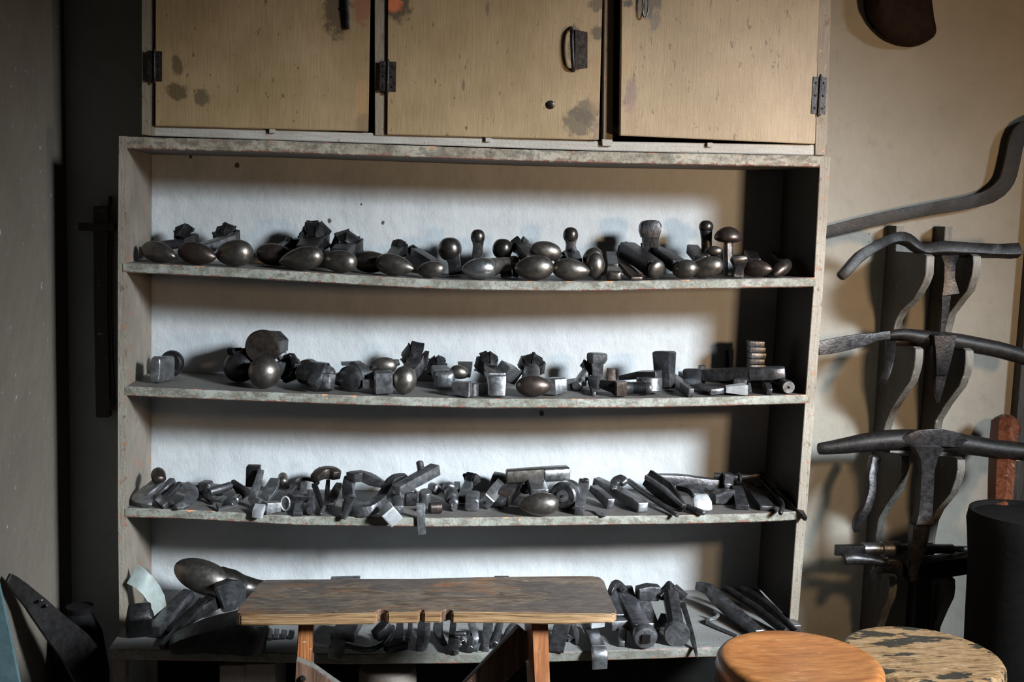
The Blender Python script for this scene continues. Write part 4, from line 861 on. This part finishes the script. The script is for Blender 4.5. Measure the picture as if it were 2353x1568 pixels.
B3('round_nose_pin', 'short pin with bright domed end behind the rough slab', [(650,1092,46),(650,1112,34)], [(22,22),(24,24)], 'head', 'o', 1, 'r', rest=None)
B3('wedge_block', 'pale wedge-topped block lying at the front, right of the white foot', [(606,1168,14),(642,1164,14)], [(26,26),(24,22)], 'grey', 's')
T3('ring_tool', 'small iron ring standing on edge in the left centre heap', [
  ('ring', sweep([h3(655+10*math.cos(a), 1153+16*math.sin(a), 26-16*math.sin(a)) for a in [2*math.pi*k/14 for k in range(15)]], [(7,7)]*15, 'o'), 'grey'),
  ('rod', S3([(640,1158,12),(655,1140,20),(678,1112,36)], [(10,8),(11,9),(12,9)], 's'), 'iron')])
B3('hook_bar', 'thin curved bar arching over small tools, left centre', [(662,1136,28),(676,1144,22),(700,1148,22),(722,1148,24)], [(8,8),(10,10),(10,12),(8,14)], 'iron', 's', 3, rest=None)
B3('short_punch', 'short grey punch with flared bright end pointing at the viewer', [(684,1184,4),(687,1165,9),(690,1140,16)], [(22,8),(18,12),(14,12)], 'grey', 's')
T3('button_punch', 'little cylinder punch with round flat face at the front', [
  ('face', lathe(h3(713,1176,11), h3(713,1166,13), [(0,9),(.2,12),(1,12)], 24), 'iron'), ('shank', S3([(713,1168,13),(716,1140,20)], [(20,20),(16,16)], 'o'), 'iron')])
B3('upright_pin', 'small upright square pin behind the arching bar', [(699,1112,40),(697,1136,24)], [(14,10),(15,10)], 'grey', 's', rest=None)
B3('arch_strap', 'low dark iron strap arching behind the left centre heap', [(662,1120,30),(680,1104,44),(700,1100,46),(722,1104,44),(730,1112,38)], [(10,8)]*5, 'irond', 's', 3, rest=None)
B3('thin_rod', 'thin dark rod slanting down right under the curved wedge head', [(722,1112,40),(732,1140,20),(742,1168,6)], [(12,8),(11,8),(9,7)], 'irond', 's')
B3('thin_chisel', 'slim upright chisel under the curved wedge head', [(754,1102,44),(752,1130,26),(750,1160,8)], [(9,8),(11,8),(12,8)], 'iron', 's')
B3('curved_wedge', 'broad curved brown wedge head resting across thin rods', [(722,1100,56),(740,1088,62),(762,1087,62),(775,1094,58)], [(20,14),(26,24),(26,26),(22,20)], 'ironb', 'r', 3, rest=None)
B3('leaf_spatula', 'leaf-shaped spatula with bright rounded tip pointing at the viewer', [(780,1102,50),(770,1125,34),(764,1140,22),(760,1152,16)], [(14,8),(24,8),(18,10),(14,10)], 'grey', 'r', 3, 'r')
B3('small_ball_tip', 'tiny round-tipped iron under the leaf blade at the front edge', [(736,1183,4),(745,1165,8)], [(8,8),(10,10)], 'iron', 'o', 1, 'r')
T3('anvil_frame', 'large forged iron frame with S-curved front arm in the left centre', [
  ('top_arm', S3([(804,1098,74),(830,1094,74),(856,1104,66),(882,1114,56)], [(30,20),(30,22),(26,22),(16,14)], 's', 2), 'iron'),
  ('side_arm', S3([(806,1098,70),(800,1118,52),(803,1146,30)], [(24,18),(24,18),(26,20)], 's', 2), 'iron'),
  ('curved_arm', S3([(800,1160,18),(830,1172,14),(860,1164,20),(884,1140,36),(898,1112,58),(912,1100,68),(934,1096,70)], [(38,24),(40,24),(32,24),(26,22),(24,20),(22,16),(14,12)], 's', 4), 'iron'),
  ('toe', P3([(806,1150,30),(798,1172,-6),(788,1193,-14)], [(18,18),(14,14),(8,8)], 's', 2), 'iron')], rest=None, cat='stake')
T3('foot_stake', 'stake with bright square foot overhanging the front edge', [
  ('foot', P3([(892,1176,-8),(903,1190,-34)], [(34,44),(34,44)], 's', 1, 'c', up=(.2,-1,0)), 'pale', 'bright ground square foot'),
  ('neck', S3([(915,1172,16),(912,1152,24),(904,1128,40)], [(24,18),(22,16),(20,14)], 'r', 3), 'grey')], rest=None, cat='stake')
B3('flat_long_bar', 'long grey flat bar slanting up right over the heap', [(910,1128,60),(955,1104,74),(1002,1078,90)], [(26,22),(27,24),(27,24)], 'grey', 's', rest=None)
B3('upright_peg', 'short round peg poking up behind the slanting flat bar', [(964,1062,110),(968,1082,92)], [(17,17),(17,17)], 'iron', 'o', rest=None)
T3('oval_top_block', 'black block with a bright oval top at the centre', [
  ('block', S3([(930,1136,26),(958,1136,26)], [(36,32),(34,32)], 'r'), 'irond'),
  ('top', S3([(934,1122,46),(952,1122,46)], [(14,8),(14,8)], 'o', 1, 'r'), 'steel', 'bright oval top')])
T3('drilled_cylinder', 'short cylinder with drilled flat top beside the black block', [
  ('cylinder', lathe(h3(976,1150,10), h3(978,1125,40), [(0,13),(.05,14),(.95,14),(1,13)], 24), 'grey'),
  ('shell', S3([(992,1130,24),(1004,1108,46)], [(26,20),(28,24)], 'r', 1, 'r'), 'grey')], cat='block')
T3('hanging_strap', 'thin grey metal strip bent over the front edge and hanging down', [
  (None, P3([(966,1158,6),(967,1161,-4),(967,1168,-6),(967,1190,-6),(970,1229,-7)], [(19,3),(19,3),(20,3),(19,3),(18,3)], 's', 1, 'n', 0, (0,-.3,1)), 'grey')], rest=None, cat='strip')
B3('short_drum', 'dark short drum with pale brown rim lying right of the hanging strip', [(986,1170,13),(1014,1168,13)], [(24,26),(27,28)], 'ironb', 'o')
T3('ball_neck_stake', 'turned stake with neck and bright flattened ball facing forward', [
  ('barrel', LB(3, (1030,1122,34), (1040,1150,18), [(0,14),(.05,16),(.3,16),(.35,13),(.6,17),(.9,17),(1,14)]), 'iron'),
  ('tip', LB(3, (1043,1154,14), (1044,1170,8), [(0,9),(.1,12),(.5,12),(.6,8),(1,7)]), 'steel')], cat='stake')
B3('grey_block_end', 'small upright squared end just behind the ball-neck stake', [(1050,1112,34),(1050,1130,22)], [(14,14),(14,14)], 'grey', 's', rest=None)
T3('clawed_shank', 'slanting shank with broken clawed top in the centre', [
  ('shank', S3([(1062,1148,12),(1072,1124,30),(1080,1104,46)], [(24,20),(20,18),(20,16)], 'r', 2), 'grey'),
  ('crown', crown(h3(1084,1102,48), (.3,.5,.8), 17, 5, 61), 'claw')], cat='stake')
B3('green_grey_block', 'greenish grey block with rounded top corner at the centre front', [(1084,1168,10),(1086,1148,18)], [(32,30),(34,34)], 'grey', 'b')
T3('ringed_drum', 'grooved grey drum lying behind the square bar', [
  (None, LB(3, (1130,1112,30), (1172,1122,22), [(0,20),(.04,25),(.25,26),(.27,24.5),(.3,26),(.5,26),(.52,24.5),(.55,26),(.8,25),(1,19)]), 'iron')], cat='drum')
T3('square_socket_bar', 'square grey bar with a small hole in its end facing forward', [
  ('bar', S3([(1118,1160,14),(1134,1140,22),(1148,1124,28)], [(28,28),(28,28),(30,28)], 's', 1, 'c', .7), 'grey'),
  ('hole', lathe(h3(1113,1163,15), h3(1114,1161,15), [(0,1),(.1,3.6),(1,3.6)], 14), 'black')])
T3('wooden_sided_bar', 'thick square bar with rusty brown patch and narrower tip', [
  ('bar', S3([(1164,1140,22),(1180,1122,32),(1190,1112,38)], [(30,30),(30,32),(30,32)], 's', 1, 'c', .2), 'iron'),
  ('patch', S3([(1156,1150,17),(1166,1138,23)], [(28,28),(31,31)], 's', 1, 'c', .2), 'ironb', 'rusty brown section'),
  ('tip', S3([(1144,1160,12),(1158,1146,18)], [(18,16),(22,22)], 's', 1, 'c', .2), 'iron')])
T3('polished_long_block', 'long polished steel block lying at the back against the wall', [
  ('dark_half', P3([(1163,1094,140),(1250,1090,140)], [(30,28),(32,32)], 'b'), 'head'),
  ('bright_half', P3([(1246,1090,138),(1306,1087,150)], [(34,32),(34,32)], 'b'), 'steel', 'bright polished half')], rest=None, cat='block')
B3('second_polished_bar', 'polished bar with rounded edge under the long polished block', [(1182,1112,16),(1240,1114,16),(1302,1108,18)], [(26,20),(28,22),(28,22)], 'steel', 'r')
ES('lone big egg stake on the third shelf with slotted clawed shank behind', (1190,1162,10),(1285,1157,5),27,[(1240,1138,60),(1234,1120,110),(1230,1106,150)],(40,28),(1228,1104,155,17),rest=3,group=G3,a=.64,b=.45,seed=63,smat='grey')
T3('dark_ball_pin', 'small black ball-ended pin beside the lone egg shank', [(None, S3([(1208,1112,46),(1206,1135,20)], [(16,16),(24,20)], 'o', 1, 'r'), 'headd')], rest=None)
T3('wheel_die', 'thick round steel wheel with raised hub and centre hole facing forward', [
  ('wheel', lathe(pt(1293,1142,52), pt(1310,1134,92), [(0,24),(.0,28),(.08,32),(.5,32.5),(.55,31),(.6,32.5),(.92,32),(1,28)], 48), 'iron'),
  ('hub', lathe(pt(1292,1142,49), pt(1294,1141,56), [(0,10),(.05,14),(1,14.5)], 28), 'grey'),
  ('centre_hole', lathe(pt(1291.8,1142.3,47.5), pt(1292,1142,50), [(0,1),(.2,3.4),(1,3.4)], 12), 'black')], cat='die')
B3('round_end_bar', 'upright-looking flat bar with round cut end pointing forward', [(1331,1176,10),(1335,1150,18),(1341,1118,36),(1343,1108,44)], [(22,22),(22,20),(24,20),(22,18)], 'grey', 's')
B3('small_nut', 'tiny dark nut on top of the round-ended bar', [(1345,1102,54),(1346,1108,50)], (16,10), 'irond', 'h', rest=None)
B3('toothed_bar', 'dark notched bar pointing forward right of the wheel', [(1404,1160,12),(1380,1138,22),(1362,1122,32)], [(18,24),(17,22),(20,14)], 'iron', 's')
B3('v_notch_bar', 'long square bar with V-notched bright end at the front', [(1478,1168,12),(1462,1156,14),(1410,1128,24),(1368,1106,38)], [(26,22),(26,24),(24,22),(20,18)], 'grey', 's')
T3('key_plate', 'small flat key-like plate with a hole near the front edge', [
  ('plate', S3([(1352,1172,3),(1368,1176,3),(1382,1184,2),(1393,1186,2)], [(10,3),(9,3),(18,3),(14,3)], 's', 3), 'grey'),
  ('hole', lathe(h3(1383,1182,3.6), h3(1383,1183,2), [(0,1),(.1,2.6),(1,2.6)], 10), 'black')])
T3('curled_rod', 'rod with curled round head sloping down right', [
  (None, S3([(1410,1128,30),(1412,1112,42),(1426,1104,50),(1438,1112,44)], [(14,12),(20,16),(22,18),(18,16)], 'r', 3, 'r'), 'iron'),
  ], rest=None)
B3('thin_sloping_rod', 'thin flat rod sloping from the curled head to the lower right', [(1418,1126,24),(1450,1140,16),(1482,1152,10)], [(12,9),(10,9),(9,8)], 'iron', 's')
B3('long_tapered_rod', 'long tapered round rod reaching over the front edge', [(1556,1187,4),(1510,1154,14),(1470,1126,24),(1444,1106,34)], [(8,8),(13,13),(15,15),(13,13)], 'iron', 'o')
T3('bent_angle_iron', 'big dark angled iron with long top arm at the right centre', [
  ('blade', P3([(1488,1080,130),(1532,1114,80),(1574,1152,25)], [(10,40),(12,50),(10,16)], 's', 1, 'c', up=(.3,0,1)), 'irond'),
  ('edge', P3([(1486,1078,128),(1530,1106,78),(1572,1146,24)], [(14,10),(22,10),(10,8)], 's', 2), 'grey'),
  ('top_arm', P3([(1490,1080,140),(1560,1086,150),(1610,1094,150),(1660,1096,150)], [(20,14),(26,26),(24,30),(18,22)], 'r', 3), 'iron')], rest=3, cat='blade')
B3('round_dowel', 'short dowel with bright cut end under the angled blade', [(1573,1166,10),(1548,1154,14)], [(16,18),(18,18)], 'iron', 'o')
B3('finger_rod', 'finger-like curved rod at the front edge below the white-faced hammer', [(1620,1182,6),(1600,1176,7),(1578,1166,9)], [(12,12),(15,15),(15,15)], 'iron', 'o', 2, 'r')
T3('white_faced_hammer', 'hammer with large bright white rounded face at the right centre', [
  ('face', P3([(1616,1168,20),(1614,1148,32),(1608,1130,48)], [(42,14),(42,14),(34,14)], 'b', 2, 'r'), 'pale', 'white ground face'),
  ('arch', P3([(1606,1132,48),(1592,1116,70),(1560,1110,100)], [(34,14),(36,14),(26,12)], 's', 3), 'iron')], rest=3, cat='hammer')
T3('collared_rod', 'horizontal rod with square collar and drooping knob near the right', [
  ('rod', P3([(1640,1094,150),(1690,1098,140),(1755,1092,140)], [(14,16),(15,16),(10,14)], 'o'), 'irond'),
  ('collar', P3([(1660,1100,140),(1684,1102,138)], [(28,28),(26,26)], 's'), 'iron'),
  ('knob', P3([(1670,1108,132),(1669,1124,125)], [(18,16),(14,14)], 'r', 1, 'r'), 'iron'),
  ('ring', P3([(1695,1100,140),(1702,1100,140)], [(28,28),(26,26)], 'o'), 'iron')], rest=None, cat='rod')
B3('wedge_block', 'dark low wedge block right of the white-faced hammer', [(1636,1148,14),(1660,1144,15),(1680,1140,15)], [(26,20),(30,30),(26,28)], 'iron', 's')
B3('flat_chisel', 'flat flared chisel pointing forward below the collared rod', [(1706,1166,8),(1700,1146,14),(1694,1122,26)], [(30,12),(26,16),(24,16)], 'iron', 's')
B3('sloping_flat_bar', 'flat sloping bar with chipped bright tip near the right end', [(1764,1168,7),(1742,1142,14),(1716,1112,28)], [(34,10),(30,12),(20,10)], 'iron', 's')
B3('bent_rod', 'round rod bent at its front end near the right side panel', [(1792,1188,4),(1797,1174,7),(1794,1160,10),(1772,1134,18),(1750,1110,28)], [(10,10),(12,12),(13,13),(13,13),(12,12)], 'irond', 'o', 3)
T3('pointed_flat_bar', 'long pointed flat bar jutting past the front edge at the far right', [(None, P3([(1852,1194,-22),(1826,1164,20),(1792,1130,80)], [(6,9),(24,14),(18,12)], 's'), 'irond')], rest=None, cat='bar')
# ---------------------------------------------------------------- bottom shelf
G4 = 'heavy stakes and bars on the deep bottom shelf'
def h4(x, y, h): return H(4, x, y, h)
def S4(pts, S, kind='r', n=1, cap='c', tw=0, up=None): return sweep([h4(*p) for p in pts], S, kind, n, cap, up, tw)
def P4(pts, S, kind='r', n=1, cap='c', tw=0, up=None): return sweep([pt(*p) for p in pts], S, kind, n, cap, up, tw)
def T4(name, label, parts, rest=4, cat='tool'): return thing(name, label+', bottom shelf', cat, parts, G4, rest)
def B4(name, label, pts, S, mat='iron', kind='r', n=1, cap='c', rest=4, tw=0, up=None, cat='tool'): return T4(name, label, [(None, S4(pts, S, kind, n, cap, tw, up), mat)], rest, cat)
def sheet():
    L = [(317,1300,-10),(334,1311,-6),(352,1328,0),(366,1348,6),(377,1370,12),(381,1392,16),(372,1412,14),(356,1433,10)]
    R_ = [(291,1341,-10),(312,1352,-22),(328,1366,-26),(340,1384,-26),(350,1402,-22),(354,1412,-14),(354,1424,-4),(355,1434,8)]
    V = [pt(*p) for p in L]+[pt(*p) for p in R_]; n = len(L)
    V += [v+Vector((.0008,.0024,0)) for v in V]; m_ = 2*n; Fs = []
    for k in range(n-1): Fs += [[k,k+1,n+k+1,n+k],[m_+k,m_+n+k,m_+n+k+1,m_+k+1]]
    bd = list(range(n))+list(range(2*n-1,n-1,-1))
    for a, b_ in zip(bd, bd[1:]+bd[:1]): Fs.append([a,b_,b_+m_,a+m_])
    return V, Fs
T4('curved_sheet', 'pale greenish curved metal sheet leaning at the far left', [(None, sheet(), 'sheet')], None, 'sheet')
B4('shadow_block', 'black block standing in for the deep shadow behind the pale curved sheet', [(318,1420,40),(322,1380,100)], [(56,50),(50,44)], 'claw', 'r', cat='block')  # dark mass added for the shadow inside the curved sheet
B4('heavy_bar', 'flat-sided heavy bar with rounded bright end behind the curved sheet', [(352,1454,14),(372,1436,18),(410,1392,38),(436,1364,54)], [(34,28),(36,28),(32,26),(26,22)], 'iron', 'r', 2, cat='bar')
T4('spoon_stake', 'very large ovoid spoon stake with long neck going behind the bench', [
  ('head', egg(pt(402,1300,115), pt(530,1352,85), 38, .5, .44), 'head'),
  ('neck', sweep([pt(500,1334,105), pt(530,1340,110), pt(570,1352,125), pt(640,1360,130), pt(720,1366,160)], [(66,66),(64,62),(54,50),(40,36),(34,30)], 'o', 4), 'headd')], None, 'stake')
B4('sloping_bar', 'dark sloping bar under the large spoon stake', [(372,1488,6),(420,1440,24),(470,1382,60)], [(14,12),(20,16),(22,18)], 'irond', 's', cat='bar')
T4('faceted_stake_head', 'large faceted grey block head left of the bench end', [
  ('head', P4([(500,1402,30),(530,1390,40),(552,1386,60)], [(62,66),(66,70),(50,56)], 'x', 1), 'iron'),
  ('shank', P4([(496,1404,30),(440,1440,-10),(385,1482,-60)], [(34,30),(28,24),(16,14)], 's'), 'irond')], 4, 'stake')
T4('dark_plate_anvil', 'broad black iron slab overhanging the front left of the shelf', [
  ('slab', P4([(392,1492,-138),(470,1472,-128),(560,1462,-118),(614,1466,-112)], [(60,24),(90,50),(110,74),(90,64)], 's', 3), 'claw')], 4, 'slab')
for k in range(5):
    x = 600+k*17
    B4('ridged_bar', ['leftmost','second','middle','fourth','rightmost'][k]+' narrow bar of the ridged row under the left bench end', [(x,1466-k*2,12),(x+3,1440,30)], [(13,14),(13,14)], 'iron', 's', cat='bar')
T4('swage_block', 'leaning grey swage plate with slotted side left of the curved rod', [
  ('plate', P4([(786,1466,-112),(800,1442,-62),(815,1425,-20)], [(56,22),(50,22),(40,20)], 's', 1), 'iron'),
  ('foot', P4([(780,1478,-135),(772,1496,-156),(770,1514,-160)], [(30,24),(30,24),(28,22)], 's', 1), 'grey', 'lighter worn foot')], None, 'block')
B4('curved_rod', 'round rod curving in a big arc in front of the swage plate', [(778,1464,34),(812,1474,26),(850,1478,22),(880,1466,26),(896,1446,38),(902,1426,50)], [(13,13)]*6, 'iron', 'o', 4, cat='rod')
T4('small_hammer', 'small hammer head with bright slanted edge above the curved rod', [
  ('head', S4([(862,1464,30),(880,1450,40),(892,1436,50)], [(26,24),(32,28),(26,26)], 'r', 1), 'iron')], None, 'hammer')
T4('slotted_jaw', 'flat slotted jaw with oval opening right of the curved rod', [
  ('arm', S4([(914,1474,16),(918,1450,28),(920,1430,40)], [(24,10),(18,10),(14,10)], 's'), 'iron'),
  ('arm', S4([(936,1472,16),(942,1450,28),(944,1428,40)], [(12,10),(10,10),(10,10)], 's'), 'iron'),
  ('lip', S4([(908,1470,16),(938,1470,16)], [(12,10),(12,10)], 'r', 1, 'r'), 'grey')], None)
B4('base_block', 'low dark curved block below the slotted jaw', [(886,1494,8),(915,1484,10),(938,1484,10)], [(18,14),(28,22),(20,18)], 'irond', 'r', 2, cat='block')
B4('square_bar', 'plain upright-looking square bar left of centre under the bench', [(964,1492,8),(968,1462,22),(970,1430,38)], [(18,16),(18,16),(18,16)], 'iron', 's', cat='bar')
B4('curved_flat_bar', 'thin flat bar curving at its foot beside the plain square bar', [(974,1492,4),(980,1476,12),(984,1450,26),(984,1428,38)], [(10,6),(9,8),(10,8),(10,8)], 'grey', 's', 2, cat='bar')
B4('curved_knife', 'dark curved blade with bright lower edge under the bench middle', [(1024,1482,4),(1014,1470,12),(1006,1450,24),(1008,1428,36)], [(12,5),(18,8),(22,8),(20,8)], 'iron', 's', 3, cat='blade')
T4('tee_handle_rod', 'dark rod with a short round cross handle under the bench middle', [
  ('rod', S4([(1036,1498,8),(1038,1470,20),(1042,1430,40)], [(16,14),(15,13),(14,12)], 's'), 'irond'),
  ('handle', S4([(1040,1456,40),(1072,1456,40)], [(12,12),(13,13)], 'o', 1, 'r'), 'iron')])
T4('key_rod', 'small rod with two stubby round pegs right of the cross-handled rod', [
  ('rod', S4([(1048,1500,7),(1048,1468,20)], [(12,12),(12,12)], 'r'), 'iron'),
  ('peg', S4([(1058,1484,12),(1054,1474,16)], (9,9), 'o'), 'grey'), ('peg', S4([(1064,1476,14),(1060,1466,18)], (10,10), 'o'), 'grey')])
B4('octagon_punch', 'octagonal punch end pointing forward beside the pegged rod', [(1080,1494,10),(1082,1478,16),(1084,1462,22)], [(18,20),(20,20),(18,18)], 'iron', 'x', cat='punch')
B4('bent_square_rod', 'square rod with angled bright end above the octagonal punch', [(1093,1474,18),(1090,1455,30),(1082,1430,44)], [(14,14),(15,15),(14,14)], 'grey', 's', 1, rest=None, cat='rod')
B4('tiny_bolt', 'tiny square bolt end right of the octagonal punch', [(1093,1494,6),(1100,1482,8)], [(9,10),(10,10)], 'grey', 's', cat='bolt')
B4('shouldered_chisel', 'shouldered flat chisel with narrow square tip, centre right under the bench', [(1117,1492,8),(1118,1474,14),(1119,1464,18),(1122,1432,34)], [(13,12),(14,13),(22,13),(22,12)], 'grey', 's', cat='chisel')
T4('pipe', 'iron pipe with round open end facing forward near the right bench leg', [
  ('tube', S4([(1136,1482,12),(1142,1458,22),(1148,1432,34)], [(21,21),(20,20),(18,18)], 'o'), 'iron'),
  ('bore', lathe(h4(1135.6,1483.5,12), h4(1136,1481,13), [(0,2),(.1,5),(1,5)], 16), 'black')], 4, 'pipe')
B4('rough_cylinder', 'thick rough cylinder with torn bright end beside the right bench leg', [(1166,1470,18),(1176,1450,28),(1184,1432,38)], [(32,30),(34,32),(32,30)], 'grey', 'o', 1, 'r', cat='bar')
B4('pry_bar', 'wide flat pry bar with rounded foot right of the bench leg', [(1278,1498,4),(1282,1478,12),(1288,1450,26),(1296,1424,40)], [(34,6),(34,9),(36,10),(36,10)], 'iron', 's', 3, cat='bar')
B4('leaf_strip', 'thin leaf-like strip hanging under the right bench end', [(1326,1480,4),(1324,1452,20),(1316,1430,36)], [(5,4),(14,5),(8,5)], 'iron', 's', 2, cat='strip')
B4('small_tab', 'small flat tab lying behind the leaf-like strip', [(1304,1468,8),(1322,1466,8)], (10,6), 'iron', 's', cat='tab')
T4('claw_bar', 'crow bar with bright forked claw overhanging the front edge', [
  ('bar', P4([(1346,1428,-10),(1362,1458,-85),(1375,1490,-152)], [(22,12),(28,14),(32,12)], 's', 2), 'iron'),
  ('claw', P4([(1375,1488,-150),(1377,1504,-164),(1378,1538,-168)], [(34,12),(38,12),(34,8)], 'b', 3), 'steel', 'bright forked claw')], None, 'bar')
B4('white_chip', 'small white ground block end just under the right bench end', [(1356,1432,44),(1388,1430,44)], [(18,22),(16,18)], 'pale', 's', rest=None, cat='block')
T4('tee_nose_hammer', 'hammer with wide cross block and narrow rounded nose pointing down', [
  ('shank', S4([(1398,1366,70),(1412,1400,50),(1420,1420,42)], [(22,18),(26,20),(28,20)], 's'), 'iron'),
  ('block', S4([(1402,1434,34),(1450,1432,34)], [(26,24),(26,26)], 'r'), 'grey'),
  ('nose', S4([(1432,1444,26),(1430,1464,14),(1429,1480,10)], [(20,18),(20,18),(16,16)], 'r', 1, 'r'), 'grey')], 4, 'hammer')
T4('socket_wrench_bar', 'thick bar with square socket hole in its rounded end facing forward', [
  ('bar', S4([(1480,1460,24),(1470,1446,28),(1446,1400,44),(1430,1362,62)], [(50,46),(42,36),(38,34),(44,34)], 'r', 2), 'iron'),
  ('end', lathe(h4(1484,1472,26), h4(1479,1460,28), [(0,20),(.05,25),(.4,29),(1,27)], 24), 'grey'),
  ('socket', sweep([h4(1484.6,1474,26), h4(1483,1470,27)], [(20,20),(20,20)], 's', 1, 'n'), 'black', 'square socket hole')], 4, 'bar')
B4('curved_plate', 'curved grey plate behind the bench end, top of the right heap', [(1402,1364,78),(1412,1344,94),(1424,1344,92),(1436,1360,78)], [(12,12),(14,14),(14,12),(12,12)], 'iron', 's', 3, cat='plate')
T4('tee_block_stake', 'stake with wide rounded top block right of the socket bar', [
  ('top_block', S4([(1464,1356,86),(1490,1352,88),(1514,1354,84)], [(26,30),(30,36),(26,34)], 'r', 1), 'iron'),
  ('stem', S4([(1474,1362,76),(1486,1400,46),(1504,1442,18)], [(30,18),(30,18),(28,18)], 's', 2), 'iron')], 4, 'stake')
T4('disc_head_stake', 'stake with round flat disc facing forward and peaked faceted top', [
  ('disc', lathe(pt(1556,1461,-128), pt(1555,1456,-114), [(0,4),(0,28),(.3,30),(1,30)], 48), 'grey', 'round flat disc face'),
  ('stem', P4([(1554,1452,-112),(1548,1410,-45),(1540,1366,20)], [(38,36),(35,34),(36,34)], 'x', 1), 'iron'),
  ('peak', P4([(1540,1374,20),(1539,1352,35),(1537,1336,45)], [(44,34),(30,24),(6,6)], 's', 1, 'c', .785), 'iron'),
  ('arm', P4([(1546,1352,30),(1574,1374,10)], [(20,18),(18,16)], 's'), 'iron'),
  ('arm', P4([(1532,1356,30),(1514,1374,15)], [(18,16),(16,14)], 's'), 'irond')], None, 'stake')
T4('thin_strap', 'thin dark jagged strap running forward beside the disc-faced stake', [(None, P4([(1568,1386,-10),(1582,1430,-75),(1592,1470,-130),(1602,1512,-165)], [(12,5),(10,5),(11,5),(4,4)], 's', 2), 'irond')], None, 'strap')
B4('plain_box', 'plain small box shape behind the disc-faced stake', [(1522,1424,22),(1530,1404,34)], [(22,16),(20,16)], 'iron', 's', cat='block')
B4('long_curved_blade', 'long flat blade bent near its top, sloping to the round stools', [(1746,1456,14),(1700,1418,22),(1652,1376,36),(1628,1352,50),(1598,1344,56)], [(22,20),(28,24),(26,24),(22,20),(10,14)], 'iron', 's', 3, cat='blade')
B4('hooked_wire', 'thin hooked wire with zigzag end in front of the long bent blade', [(1641,1404,24),(1650,1412,20),(1644,1420,14),(1626,1426,10),(1640,1438,6),(1696,1462,5)], [(4,4),(7,5),(8,5),(8,6),(8,6),(6,5)], 'grey', 's', 3, cat='hook')
B4('long_round_bar', 'long dark round bar sloping behind the bent blade', [(1808,1450,16),(1740,1396,32),(1664,1346,56)], [(20,20),(22,22),(18,18)], 'irond', 'o', cat='bar')
B4('bent_round_bar', 'dark round bar with a kink, rightmost of the long sloping bars', [(1832,1452,14),(1790,1410,24),(1756,1378,40),(1704,1348,56)], [(16,16),(18,18),(20,20),(18,18)], 'irond', 'o', 2, cat='bar')
B4('foot_punch', 'small pale foot shape peeking over the honey-orange stool', [(1728,1452,12),(1748,1448,12)], [(16,16),(16,14)], 'iron', 'r', cat='block')
B4('flat_tab_plate', 'flat grey plate lying against the foot of the right side panel', [(1794,1412,10),(1824,1442,4)], [(34,6),(36,6)], 'grey', 's', cat='plate')
T4('back_plate', 'grey plate edge just showing above the left half of the bench', [(None, P4([(760,1338,180),(828,1336,180)], [(20,20),(20,20)], 's'), 'grey')], None, 'plate')
T4('back_bar', 'dark bar edge just showing above the bench right of centre', [(None, P4([(1136,1334,190),(1170,1334,190)], [(16,16),(16,16)], 's'), 'irond')], None, 'bar')
